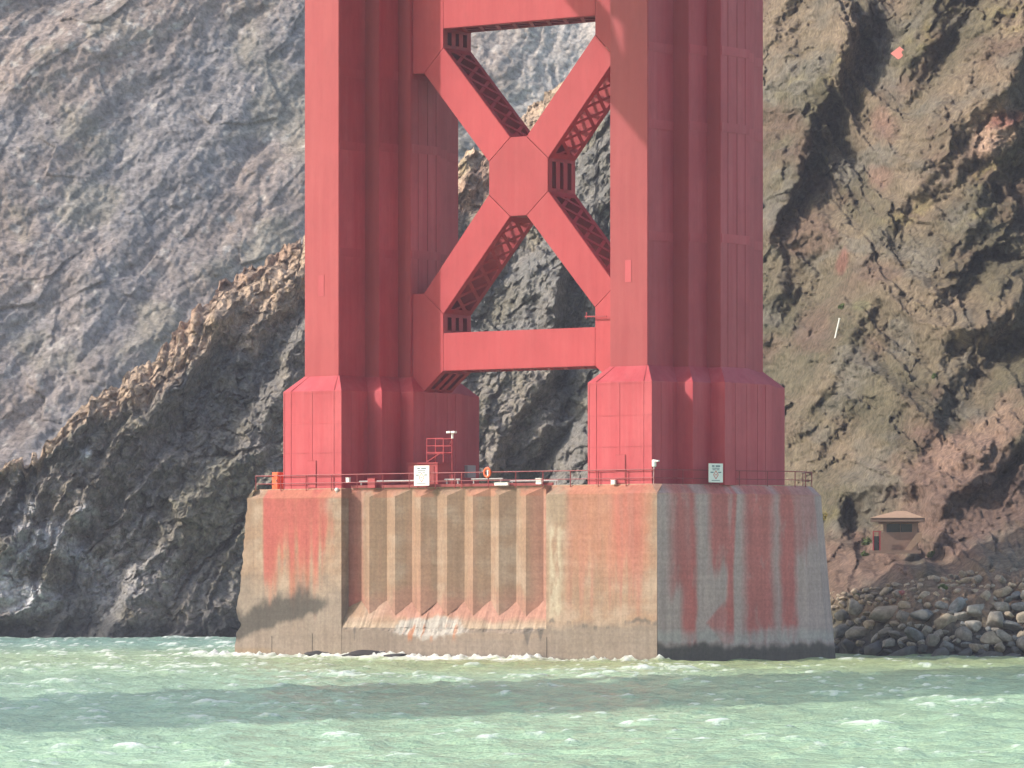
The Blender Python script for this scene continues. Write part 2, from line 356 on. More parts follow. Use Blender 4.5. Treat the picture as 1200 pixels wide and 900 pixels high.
def build_cliff():
    xs = np.arange(-64, 58, 0.128); nr = 600
    zc = np.minimum(np.interp(xs, cx_, cz_), 82)
    zc = zc + (1.3 * fbm(xs * 0.35, xs * 0, xs * 0 + 3.3, 5, 0.6) + 0.7 * facets(xs * 0.8, xs * 0 + 0.5, 6)) * (xs < 12)
    t = np.linspace(0, 1, nr)
    X = np.tile(xs, (nr, 1)); Z = -1.6 + t[:, None] * (zc + 1.6)[None, :]
    Y = base_y(X, Z)
    left = 1 - sstep(6, 20, X); right = 1 - left
    # crest of the spur leans back, its face below is steeper
    dcr = zc[None, :] - Z
    wcr = np.interp(X, [-50, -44, -36, -28, -20, 10], [1.0, 1.8, 4.6, 8.0, 9.0, 8.0])
    Y = Y + left * 1.3 * np.maximum(0, wcr * (1.0 + 0.35 * fbm(X * 0.12, Z * 0.1, 0 * X, 3)) - dcr)
    # warped coordinates that follow the tilt of the strata
    wx = 2.2 * fbm(X * 0.07, Z * 0.07, 0 * X + 1.5, 4); wz = 2.2 * fbm(X * 0.07, Z * 0.07, 0 * X + 8.5, 4)
    b = R(57) * left + (R(64) - R(18) * sstep(27, 36, X)) * right
    rr = (X + wx) * np.sin(b) - (Z + wz) * np.cos(b); al = (X + wx) * np.cos(b) + (Z + wz) * np.sin(b)
    hgt = sstep(0.0, 9.0, Z)
    def saw(q, a):
        fq = q - np.floor(q)
        return np.where(fq < a, fq / a, (1 - fq) / (1 - a))
    # left spur: broad faces turned away from the sun, narrow lit edges
    amp = 0.65 + 0.5 * fbm(rr * 0.05, al * 0.05, 0 * X + 4, 2)
    body = sstep(0.3, 1.1, dcr / wcr)
    q1 = rr / 15.0 + 0.18; Y += left * amp * 4.6 * saw(q1, 0.78) * (0.35 + 0.65 * body)
    q2 = rr / 5.3 + 0.5 * fbm(al * 0.1, rr * 0.05, 0 * X + 2, 2); Y += left * 1.6 * saw(q2, 0.74) * (0.4 + 0.6 * body)
    # right hill: broad lit faces, narrow gullies
    q3 = rr / 10.5 + 0.35 * fbm(al * 0.06, rr * 0.06, 0 * X + 6, 2)
    Y -= right * hgt * amp * 5.0 * saw(q3, 0.74)
    q4 = rr / 3.4 + 0.7 * fbm(al * 0.12, rr * 0.1, 0 * X + 9, 2)
    Y -= right * hgt * 0.9 * saw(q4, 0.72)
    # single landmarks seen in the photograph
    def pl(*pp): return [(lambda q: (q[0], q[2]))(on_cliff(*p)) for p in pp]
    def rib(pts, h, wl, wr):
        d, p = polydist(X + 0.45 * wx, Z + 0.45 * wz, pts); end = sstep(0, 0.14, p) * sstep(1, 0.86, p)
        return h * end * np.where(d < 0, np.exp(-(d / wl) ** 2), np.exp(-(d / wr) ** 2))
    Y -= rib(pl((560, 600), (592, 500), (640, 436), (652, 330), (690, 230)), 5.0, 3.0, 0.9)
    Y -= rib(pl((600, 560), (630, 520), (650, 470)), 2.2, 1.6, 0.7)
    Y -= rib(pl((880, 330), (912, 245), (945, 150), (985, 70), (1030, -20)), 6.5, 4.5, 1.2)
    Y += rib(pl((925, 400), (965, 330), (1000, 230), (1010, 120), (1040, 20), (1060, -60)), 6.0, 2.6, 2.2)
    Y -= rib(pl((985, 345), (1030, 262), (1090, 190), (1150, 120), (1230, 40)), 3.4, 4.0, 1.0)
    Y -= rib(pl((1120, 290), (1165, 190), (1230, 110)), 3.0, 3.0, 0.8)
    Y -= rib(pl((1010, 500), (1060, 400), (1110, 310), (1190, 220)), 2.6, 3.2, 0.9)
    Y -= rib(pl((1055, 640), (1090, 585), (1130, 545), (1230, 470)), 3.0, 3.5, 1.0)
    Y += rib(pl((1085, 690), (1130, 620), (1175, 580), (1260, 540)), 3.5, 2.2, 2.2)
    Y -= rib(pl((1075, 690), (1082, 660), (1098, 628)), 1.4, 0.9, 0.6)
    Y += rib(pl((930, 560), (985, 520), (1000, 470)), 2.0, 1.2, 1.2)
    Y -= rib(pl((905, 540), (955, 450), (1000, 370), (1040, 320)), 2.8, 2.6, 0.8)
    Y += rib(pl((970, 580), (996, 500), (1040, 420), (1080, 350)), 2.8, 1.5, 1.3)
    Y -= rib(pl((1035, 560), (1095, 455), (1150, 400), (1230, 330)), 2.8, 3.0, 0.8)
    Y += rib(pl((1110, 520), (1150, 450), (1215, 390)), 2.4, 1.4, 1.2)
    Y += rib(pl((1060, 160), (1100, 80), (1140, 0), (1170, -60)), 2.6, 1.6, 1.2)
    Y += 6.0 * sstep(26.4, 28.0, X) * sstep(33.5, 32.2, X) * sstep(6.6, 7.4, Z) * sstep(13.5, 11.5, Z)
    # rock relief in shrinking sizes
    rz = (0.35 + 0.65 * hgt)
    jx = 0.25 * fbm(X * 0.9, Z * 0.9, 0 * X + 70, 3); jz = 0.25 * fbm(X * 0.9, Z * 0.9, 0 * X + 75, 3)
    an = ridged(rr * 0.16, al * 0.065, Y * 0.03, 3); Y -= 1.5 * rz * (an - 0.9)
    Y -= 0.95 * rz * (ridged(rr * 0.33 + 7, al * 0.15, Y * 0.05, 3, 0.5) - 0.9)
    Y -= 1.5 * rz * facets((rr + jx) * 0.24, (al + jz) * 0.12, 1)
    Y -= 0.95 * rz * facets((rr + jx) * 0.62, (al + jz) * 0.36, 2)
    Y -= 0.58 * rz * facets((X + jx) * 1.45, (Z + jz) * 1.15, 3)
    Y -= 0.28 * rz * facets(X * 3.1, Z * 2.6, 4)
    Y -= 0.22 * rz * fbm(X * 1.1, Z * 1.2, Y * 0.3, 4, 0.6)
    Xd = X + 0.2 * fbm(X * 0.9 + 40, Z * 0.9, Y * 0.2, 3) ; Zd = Z + 0.25 * fbm(X * 0.9 + 80, Z * 0.9, Y * 0.2, 3) * sstep(0, 2, Z)
    # colours of the rock, plus sunlight painted on the spur crest
    n1 = fbm(rr * 0.10, al * 0.05, 0 * X + 21, 5); n2 = fbm(X * 0.22, Z * 0.22, 0 * X + 31, 5); n3 = fbm(X * 0.7, Z * 0.7, 0 * X + 41, 4)
    grey = np.array([0.185, 0.172, 0.160]); tan = np.array([0.255, 0.200, 0.158]); brown = np.array([0.175, 0.120, 0.10]); olive = np.array([0.165, 0.148, 0.108])
    darkg = np.array([0.125, 0.127, 0.128])
    L3 = left[..., None]
    k = lambda a, bb, v: sstep(a, bb, v)[..., None]
    CL = (darkg * 0.95 + (grey - darkg) * k(-0.4, 0.5, n1)) * np.array([1.28, 1.22, 1.16])
    CL = CL + (olive - CL) * 0.6 * k(0.05, 0.7, n2)
    top = k(1.25, 0.7, dcr / wcr + 0.3 * n2)
    CL = CL * (1 - top) + (np.array([0.43, 0.32, 0.235]) * (0.9 + 0.25 * n3[..., None]) * (1 - k(0.1, 0.6, n1)) + np.array([0.34, 0.225, 0.165]) * k(0.1, 0.6, n1)) * top  # tan crest band, brightened in colour to look sunlit
    CR = olive * 0.85 + (tan - olive * 0.85) * k(-0.35, 0.5, n1)
    CR = CR + (grey - CR) * 0.75 * k(0.0, 0.55, n2)
    CR = CR + (brown - CR) * 0.8 * k(0.1, 0.6, fbm(X * 0.12 + 60, Z * 0.12, 0 * X, 4))
    CR = CR * np.array([0.69, 0.68, 0.62])
    C = CL * L3 + CR * (1 - L3)
    # image rows/columns of each point, used only to place patches of differing rock
    PX = 600 + F_PX * Xd / Y; PY = HORIZON - F_PX * (Zd - CAM_H) / Y
    def blob(cx, cy, rx, ry, rot=0, edge=0.5):
        dx, dy = PX - cx, PY - cy; cr, sr = math.cos(R(rot)), math.sin(R(rot))
        a_, b_ = (dx * cr + dy * sr) / rx, (-dx * sr + dy * cr) / ry
        return sstep(1.0 + edge, 1.0 - edge, np.sqrt(a_ * a_ + b_ * b_) + 0.55 * n2 + 0.35 * n3)[..., None]
    def paint(c, m): nonlocal C; C = C * (1 - m) + np.array(c) * m
    red = [0.15, 0.095, 0.082]
    paint(red, 0.75 * blob(1130, 590, 90, 75, 0)); paint([0.18, 0.11, 0.088], 0.7 * blob(1010, 660, 70, 40)); paint([0.25, 0.17, 0.12], 0.75 * blob(1150, 690, 120, 22, -12))
    paint([0.27, 0.18, 0.14], 0.6 * blob(1155, 510, 60, 26, -35)); paint([0.38, 0.26, 0.20], 0.7 * blob(1165, 150, 40, 20, -50))
    paint([0.24, 0.06, 0.058], 0.4 * blob(988, 305, 6, 16, 10)); paint([0.20, 0.07, 0.07], 0.25 * blob(1035, 150, 14, 20)); paint([0.19, 0.07, 0.072], 0.25 * blob(1030, 205, 13, 14))
    paint([0.17, 0.06, 0.055], 0.7 * blob(1180, 140, 22, 10, -15))
    ylw = [0.24, 0.205, 0.095]
    for (a_, b_, c_, d_, e_) in ((1050, 258, 40, 9, -25), (965, 605, 16, 10, 0), (1170, 195, 40, 12, -30), (985, 75, 30, 8, -35), (1080, 40, 35, 12, -30), (545, 195, 8, 18, 0), (1190, 20, 30, 14, 0), (930, 98, 30, 7, -35), (690, 150, 14, 12, 0), (1140, 255, 25, 7, -35)):
        paint(ylw, 0.5 * sstep(-0.3, 0.4, n3)[..., None] * blob(a_, b_, c_, d_, e_, 0.8))
    paint([0.13, 0.15, 0.06], 0.3 * blob(1010, 358, 8, 4))
    # guano on the sea cliff
    gw = [0.55, 0.55, 0.57]
    g_ = sstep(-1.0, -0.2, n3 + 0.4 * an - 0.4)[..., None]
    for (a_, b_, c_, d_, e_) in ((100, 532, 7, 9, 0), (100, 605, 9, 14, 20), (38, 640, 36, 22, -35), (95, 655, 34, 14, 20), (15, 695, 34, 26, 10), (50, 700, 22, 16, 0), (140, 690, 30, 30, 40), (35, 596, 12, 8, 0), (170, 655, 40, 30, 40)):
        paint(gw, (0.2 if a_ > 130 else 0.62) * g_ * blob(a_, b_, c_, d_, e_))
    paint([0.22, 0.20, 0.14], 0.6 * blob(245, 600, 45, 60, 20))
    paint([0.045, 0.048, 0.052], 0.85 * k(2.6, 0.9, Z + 0.8 * n2))
    C = np.clip(C, 0.02, 0.7)
    P = np.stack([Xd, Y, Zd], -1)
    # back of the ridge
    rows, cols_ = [], []
    for j in range(1, 13):
        d = 0.4 * 1.5 ** j; q = P[-1].copy(); q[:, 1] += d; q[:, 2] -= 0.75 * d; rows.append(q); cols_.append(C[-1])
    P = np.concatenate([P, np.stack(rows)], 0); C = np.concatenate([C, np.stack(cols_)], 0)
    o = link('near_cliff', grid_mesh('near_cliff', P, C, M['rock'])); tag(o, kind='structure')
    return P
CLIFF = build_cliff()
def cliff_hit(px, py):
    """surface point of the finished cliff along a line of sight"""
    P = CLIFF[:600]
    u_ = 600 + F_PX * P[..., 0] / P[..., 1]; v_ = HORIZON - F_PX * (P[..., 2] - CAM_H) / P[..., 1]
    d = (u_ - px) ** 2 + (v_ - py) ** 2; d = np.where(d < 4.0, P[..., 1], 1e6 + d)
    i = np.unravel_index(np.argmin(d), d.shape); return P[i]
def build_far_hill():
    xs = np.arange(-84, 26, 0.18); zs = np.arange(6, 104, 0.18)
    X, Z = np.meshgrid(xs, zs)
    Y = 585 + 1.05 * Z + 0.24 * X
    wx = 3.0 * fbm(X * 0.03, Z * 0.03, 0 * X + 1.5, 4); wz = 3.0 * fbm(X * 0.03, Z * 0.03, 0 * X + 8.5, 4)
    b = R(48); rr = (X + wx) * math.sin(b) - (Z + wz) * math.cos(b); al = (X + wx) * math.cos(b) + (Z + wz) * math.sin(b)
    q = rr / 19.0 + 0.35 * fbm(al * 0.03, rr * 0.03, 0 * X + 2, 2); fq = q - np.floor(q)
    Y += 3.0 * np.where(fq < 0.7, fq / 0.7, (1 - fq) / 0.3) * (0.6 + 0.6 * fbm(rr * 0.02, al * 0.02, 0 * X + 4, 2))
    Y -= 2.2 * (ridged(rr * 0.05, al * 0.025, Y * 0.01, 3) - 0.9)
    Y -= 1.7 * fbm(rr * 0.09, al * 0.045, Y * 0.02, 3)
    Y -= 0.55 * fbm(rr * 0.32, al * 0.17, Y * 0.05, 3, 0.6) + 0.6 * facets(rr * 0.20, al * 0.10, 11)
    Y -= 0.24 * facets(rr * 0.6, al * 0.35, 12) + 0.16 * facets(X * 1.3, Z * 1.2, 13) + 0.22 * fbm(X * 0.9, Z * 0.9, Y * 0.12, 3, 0.6)
    n1 = fbm(rr * 0.05, al * 0.025, 0 * X + 21, 5)[..., None]; n2 = fbm(X * 0.08, Z * 0.08, 0 * X + 31, 5)[..., None]; n3 = fbm(X * 0.5, Z * 0.5, 0 * X + 41, 4)[..., None]
    g = np.array([0.205, 0.19, 0.19]); br = np.array([0.235, 0.192, 0.172]); ol = np.array([0.235, 0.215, 0.165]); pale = np.array([0.37, 0.34, 0.315])
    C = g + (br - g) * sstep(-0.2, 0.5, n1); C = C + (ol - C) * 0.5 * sstep(0.1, 0.6, n2); C = C + (pale - C) * 0.7 * sstep(0.45, 0.75, n3 + 0.3 * n1)
    C = C + (pale - C) * 0.75 * sstep(-8, 6, X + 0 * Z)[..., None]  # paler to the right: stronger sunlight put into the rock colour
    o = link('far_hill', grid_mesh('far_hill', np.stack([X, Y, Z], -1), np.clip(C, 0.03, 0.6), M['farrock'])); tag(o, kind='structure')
build_far_hill()

# ------------------------------------------------------------------ concrete pier (bridge frame: u right, v away, z up)
VF, ZT, ZCH = -12.12, 12.1, 11.47
UL, UR = -10.5, 7.86
def concrete_col(u, v, z, face):
    """colour of the concrete and its paint stains; face: 'L','R' front pylons, 'S' right side, 'F' flutes, 'B' base"""
    n1 = fbm(u * 0.5, v * 0.5, z * 0.5, 4); n2 = fbm(u * 1.7 + 9, v * 1.7, z * 0.5, 4); st = fbm(u * 2.2 + 4, v * 2.2, z * 0.10, 4); wide = fbm(u * 0.55 + 14, v * 0.55, z * 0.05, 3)
    hor = fbm(u * 0.12 + 3, v * 0.12, z * 2.6, 4)
    tan = np.array([0.325, 0.218, 0.155]); pale = np.array([0.38, 0.285, 0.22]); grey = np.array([0.25, 0.21, 0.18]); dk = np.array([0.085, 0.078, 0.072])
    red = np.array([0.40, 0.105, 0.092]); pink = np.array([0.42, 0.205, 0.165]); orange = np.array([0.43, 0.175, 0.115])
    k = lambda a, b, x: sstep(a, b, x)[..., None]
    C = tan + (pale - tan) * k(-0.3, 0.6, n1 + 0.15 * hor)
    def mx(c, m): nonlocal C; C = C * (1 - m) + c * m
    if face == 'L':
        mx(grey, 0.8 * k(7.0, 4.0, z + 1.6 * n1))
        cw = k(-17.95, -17.6, u) * k(-11.0, -12.8, u + 0.5 * n1)
        mx(orange * 0.96, 0.85 * cw * k(3.8, 8.5, z + 2.2 * st + 1.2 * n2) )
        mx(red, 0.8 * cw * k(5.6, 9.6, z + 1.8 * wide + 1.0 * st) * k(-0.5, 0.3, st + 0.5 * n2 + 0.25))
        mx(red, 0.75 * k(-17.9, -17.65, u) * k(-16.6, -17.3, u + 0.3 * n2) * k(5.0, 6.5, z + 0.7 * st))
        mx(red * 1.05, 0.75 * k(-17.9, -17.65, u) * k(-11.0, -13.2, u) * k(6.6, 9.4, z + 1.2 * st + 0.6 * n1))
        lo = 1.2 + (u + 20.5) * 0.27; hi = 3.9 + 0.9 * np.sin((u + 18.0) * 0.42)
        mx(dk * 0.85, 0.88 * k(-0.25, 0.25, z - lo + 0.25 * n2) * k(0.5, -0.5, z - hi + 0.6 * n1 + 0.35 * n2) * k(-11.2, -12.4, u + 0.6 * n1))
        mx(np.array([0.27, 0.19, 0.11]), 0.5 * k(0.75, 0.45, z) * k(0.1, 0.4, z) * k(-15.5, -18, u))
    elif face == 'R':
        cw = k(9.3, 10.2, u + 0.5 * wide) * k(17.2, 16.2, u + 0.3 * n1)
        mx(orange, 0.66 * cw * k(3.4, 8.4, z + 1.6 * st + 0.8 * n2) * k(-0.9, 0.25, wide + 0.6))
        mx(red * 1.1, 0.55 * k(13.0, 14.0, u + 0.5 * wide) * k(16.6, 15.6, u) * k(4.5, 9.0, z + 1.8 * st))
        mx(pink, 0.4 * cw * k(0.0, 0.5, st) * k(2.5, 5, z))
        mx(np.array([0.50, 0.44, 0.34]), 0.75 * k(8.0, 8.3, u) * k(9.6, 8.9, u + 0.3 * n2) * k(-0.2, 0.35, n2 + 0.3) * k(9.6, 8.8, z) * k(2.5, 3.5, z))
        mx(np.array([0.30, 0.25, 0.19]), 0.5 * k(9.2, 9.8, z) * k(10.0, 9.0, u))
        mx(grey * 0.92, 0.85 * k(2.9, 2.1, z + 0.35 * n1))
        mx(dk * 1.3, 0.75 * k(0.22, 0.05, np.abs(z - 2.45 - 0.25 * np.sin(u * 0.9) - 0.25 * n2)) * k(-0.1, 0.3, n2 + 0.1))
    elif face == 'S':
        v = np.where(v < -0.2, -12.12 + (v + 12.12) * 1.4513, 5.18 + (v + 0.2) * 1.15)
        mx(np.array([0.44, 0.325, 0.32]), 0.9 + 0 * u[..., None]); red = np.array([0.50, 0.135, 0.125])  # shaded flank: concrete and stain painted lighter and pinker to lift the shade
        wob = 0.18 * n1 + 0.10 * st
        def stripe(a, b, z0, soft=0.35): soft = soft * 1.6; return k(a - soft, a + soft, v + wob) * k(b + soft, b - soft, v + wob) * k(z0 - 0.6, z0 + 0.8, z + 0.7 * st)
        mx(red * 0.9, 0.85 * stripe(-10.4, -8.1, 4.5, 0.6)); mx(red, 0.9 * stripe(-9.3 + 0.04, -7.7, 1.1, 0.3) * k(9.5, 4.0, z)); mx(red, 0.85 * stripe(-8.3, -7.6, 1.2, 0.2))
        mx(red * 0.92, 0.88 * stripe(-5.9, -3.3, 6.2, 0.3)); mx(red, 0.85 * k(-0.9, -0.5, (v + 3.05) - 0.12 * (z - 6)) * k(0.1, -0.2, (v + 3.05) - 0.10 * (z - 6) * (z > 6)) * k(1.0, 1.6, z))
        tri = k(0.0, 0.5, (v + 6.6) - 1.4 * np.abs(z - 2.6)) * k(-3.0, -3.3, v) * k(1.0, 1.6, z)
        mx(red, 0.7 * tri * k(4.4, 3.4, z))
        mx(red * 0.95, 0.88 * stripe(-1.7, 1.8, 1.6, 0.45)); mx(red * 0.95, 0.9 * stripe(2.55, 4.5, 1.7, 0.25)); mx(red, 0.55 * stripe(4.5, 5.6, 7.0, 0.4)); mx(red * 0.9, 0.5 * stripe(5.6, 7.4, 8.0, 0.3))
        mx(np.array([0.42, 0.33, 0.31]), 0.25 * k(0.25, 0.7, n2) * k(1.5, 2.5, z))
        mx(np.array([0.40, 0.39, 0.385]), 0.5 * k(2.4, 1.7, z + 0.3 * n1) * k(1.0, 1.5, z + 0.3 * n2))
        mx(dk * 0.85, 0.9 * k(1.35, 0.75, z + 0.35 * n1 + 0.2 * n2))
    elif face == 'F':
        C = C * 0.9; mx(np.array([0.32, 0.21, 0.135]), 0.45 * k(-0.3, 0.5, wide)); mx(pink, 0.18 * k(0.1, 0.5, wide + 0.3 * st))
        mx(pink * 0.85, 0.55 * k(5.2, 3.6, z + 0.9 * n1)); mx(red, 0.6 * k(-8.9, -10.0, u) * k(2, 4, z + 0.6 * st)); mx(pink, 0.6 * k(5.4, 6.6, u))
    elif face == 'B':
        mx(grey * 0.95, 0.85 + 0 * u[..., None]); mx(dk * 1.5, 0.5 * k(0.5, 0.15, z + 0.15 * n2)); mx(pale * 0.8, 0.4 * k(0.1, 0.5, hor) * k(1.0, 1.6, z))
    elif face == 'G':
        mx(pink, 0.75 * k(0.1, 0.6, z - 2.5 + 0.4 * n1) * k(-8.5, -5.0, u + 1.2 * n1)); mx(np.array([0.42, 0.35, 0.27]), 0.6 * k(2.7, 2.3, z))
    if face in 'LRFS':
        mx(orange * 1.02, 0.6 * k(11.36, 11.47, z) * k(-0.4, 0.3, wide + n1 + (0.3 if face != 'F' else 0.0)) * (0.5 if face == 'S' else 1.0) * (k(-18.0, -17.6, u) if face == 'L' else 1.0))
    if face in 'LR':
        mx(dk * 1.6, 0.35 * k(0.28, 0.05, z + 0.1 * n2))
    if face != 'S': C = C * 0.86  # all faces but the lifted shaded flank are darkened
    return np.clip(C, 0.03, 0.75)
def wall(name, plan, levels, face, parent, step=0.085, close=False):
    """plan: list of (u, v, du, dv): du, dv = outward flare at the foot; levels: list of (z, inset)"""
    pts = []
    n = len(plan); rng = range(n if close else n - 1)
    for i in rng:
        a, b = np.array(plan[i], float), np.array(plan[(i + 1) % n], float); m = max(2, int(np.linalg.norm(b[:2] - a[:2]) / step))
        for t in np.linspace(0, 1, m, endpoint=False): pts.append(a + (b - a) * t)
    pts.append(np.array(plan[0 if close else -1], float)); A = np.array(pts)
    tan_ = np.gradient(A[:, :2], axis=0)
    P = []
    cen = A[:, :2].mean(0)
    for (z, ins) in levels:
        fl = np.clip(1 - z / ZCH, 0, 1.1)
        q = A[:, :2] + A[:, 2:4] * fl
        nn = np.stack([-tan_[:, 1], tan_[:, 0]], 1); nn /= np.linalg.norm(nn, axis=1)[:, None] + 1e-9
        q = q + nn * ins
        P.append(np.concatenate([q, np.full((len(q), 1), z)], 1))
    P = np.array(P); C = concrete_col(P[..., 0], P[..., 1], P[..., 2], face)
    return P, C
def zl(z0, z1, step=0.085): return [(z, 0.0) for z in np.arange(z0, z1 - step / 2, step)] + [(z1, 0.0)]
pier = thing('bridge_pier', 'tall concrete bridge pier with fluted front and red paint stains standing in the sea', 'pier')
def block(name, sections, top_poly, parent):
    V, Q, C = [], [], []; off = 0
    for (P, c) in sections:
        nr, nc = P.shape[:2]; idx = np.arange(nr * nc).reshape(nr, nc) + off
        q = np.stack([idx[:-1, :-1], idx[:-1, 1:], idx[1:, 1:], idx[1:, :-1]], -1).reshape(-1, 4)
        V.append(P.reshape(-1, 3)); C.append(c.reshape(-1, 3)); Q.append(q); off += nr * nc
    o = link(name, raw_mesh(name, np.concatenate(V), np.concatenate(Q), np.concatenate(C), M['concrete'], False), parent)
    return o
top = [(11.47, 0.0), (11.60, 0.12), (11.98, 0.50), (12.1, 0.62)]
lv = zl(-1.5, 11.47) + top[1:]
# left pylon: end wall with batter, front, reveal beside the flutes
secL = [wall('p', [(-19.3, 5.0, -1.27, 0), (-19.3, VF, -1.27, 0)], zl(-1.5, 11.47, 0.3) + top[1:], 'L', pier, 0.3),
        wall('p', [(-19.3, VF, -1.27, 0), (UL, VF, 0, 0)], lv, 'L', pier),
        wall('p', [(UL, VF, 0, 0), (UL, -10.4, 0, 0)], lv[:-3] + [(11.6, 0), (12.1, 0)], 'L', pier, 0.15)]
# the end wall is worn: it bulges out and is chipped near the water
for (P, C) in secL[:2]:
    z = P[..., 2]; edge = np.exp(-((P[..., 0] + 19.9) / 1.2) ** 2)
    P[..., 0] += edge * (-0.28 * np.exp(-((z - 3.4) / 0.7) ** 2) + 0.42 * np.exp(-((z - 2.3) / 0.45) ** 2)) + 0.12 * edge * fbm(z * 1.6, P[..., 1] * 0.6, z * 0, 3)
block('pylon', secL, None, pier)
rb = [(UR, VF, 0, 0), (17.316, VF, 0, 0)]
side = [(17.316, VF, 0.04, 0), (21.0, -0.2, 0.45, 0.55), (21.0, 1.5, 0.7, 0.75), (20.4, 3.3, 0.75, 0.75), (19.0, 4.8, 0.5, 1.0), (12.0, 6.6, 0, 1.0)]
secR = [wall('p', [(UR, -10.4, 0, 0), (UR, VF, 0, 0)], zl(-1.5, 12.1, 0.3), 'R', pier, 0.3), wall('p', rb, lv, 'R', pier), wall('p', side, lv, 'S', pier, 0.1)]
block('pylon', secR, None, pier)
# mitred corners of the chamfer
def corner(p, a, b, c0):
    m = MB(); m.add([(*p, 11.47), (*a, 12.1), (*b, 12.1), (p[0] * 0.5 + a[0] * 0.25 + b[0] * 0.25, p[1] * 0.5 + a[1] * 0.25 + b[1] * 0.25, 11.2)], [(0, 1, 2), (0, 3, 1), (0, 2, 3), (1, 3, 2)])
    o = m.build('chamfer_corner', M['concrete'], pier); at = o.data.attributes.new('Col', 'FLOAT_COLOR', 'POINT'); at.data.foreach_set('color', np.tile(np.array([*c0, 1.0], np.float32), len(o.data.vertices)))
l_ = math.hypot(3.684, 11.92); corner((17.316, VF), (17.316, VF + 0.62), (17.316 - 11.92 / l_ * 0.62, VF + 3.684 / l_ * 0.62), (0.36, 0.20, 0.15)); corner((17.31, VF + 0.004), (17.3, VF + 0.62), (16.6, VF + 0.66), (0.36, 0.20, 0.15))
corner((-19.3, VF), (-19.3, VF + 0.62), (-18.68, VF), (0.36, 0.27, 0.21))
# core and top slab
core = MB().prism([(-18.9, -10.6), (16.6, -10.6), (19.8, -0.2), (19.7, 1.4), (18.6, 3.6), (12.0, 5.6), (-18.9, 5.0)], -1.4, 12.0)
oc = core.build('core', M['concrete'], pier); 
def paint_obj(o, rgb):
    at = o.data.attributes.new('Col', 'FLOAT_COLOR', 'POINT'); at.data.foreach_set('color', np.tile(np.array([*rgb, 1.0], np.float32), len(o.data.vertices)))
    return o
paint_obj(oc, (0.34, 0.27, 0.20))
slab = MB().prism([(-18.72, -11.52), (-10.62, -11.52), (-10.62, -10.98), (7.98, -10.98), (7.98, -11.52), (16.78, -11.52), (20.38, -0.2), (20.36, 1.35), (19.85, 2.9), (18.6, 4.2), (12.0, 5.9), (-18.72, 5.0)], 12.0, 12.13)
paint_obj(slab.build('top_slab', M['concrete'], pier), (0.40, 0.27, 0.20))
# flutes: triangular ribs, tops cut by the chamfer, feet standing on the sloping ledge
ridge = [-8.38, -6.04, -3.71, -1.33, 0.99, 3.28, 5.66]; valley = [-9.54, -7.18, -4.89, -2.6, -0.15, 2.18, 4.44, 6.81]
VR, VV = -11.55, -11.03
def ztop_at(v): return 12.12 - (-10.9 - v) * 0.98
def zfoot_at(v): return 2.15 + 1.83 * (v - VF)
def facet(u0, v0, u1, v1, nu):
    t = np.linspace(0, 1, nu); u = u0 + (u1 - u0) * t; v = v0 + (v1 - v0) * t
    s_ = np.linspace(0, 1, 120)[:, None]
    z = zfoot_at(v)[None] - 0.15 + (ztop_at(v) - zfoot_at(v) + 0.15)[None] * s_
    P = np.stack([np.tile(u, (120, 1)), np.tile(v, (120, 1)), z], -1)
    capv = np.linspace(0, 1, 5)[:, None] * (-10.9 - v)[None] + v[None]
    P2 = np.stack([np.tile(u, (5, 1)), capv, ztop_at(capv)], -1)
    c1, c2 = concrete_col(P[..., 0], P[..., 1], P[..., 2], 'F'), concrete_col(P2[..., 0], P2[..., 1], P2[..., 2] * 0 + 11.5, 'F')
    return [(P, c1), (P2, c2)]
for i, r_ in enumerate(ridge):
    va, vb = valley[i], valley[i + 1]
    sec = facet(va, VV, r_, VR, 12) + facet(r_, VR, vb, VV, 16)
    if i == 0: block('flute', facet(UL, -11.30, va, VV, 16), None, pier)
    block('flute', sec, None, pier)
block('flute', facet(valley[-1], VV, UR + 0.02, -11.45, 10), None, pier)
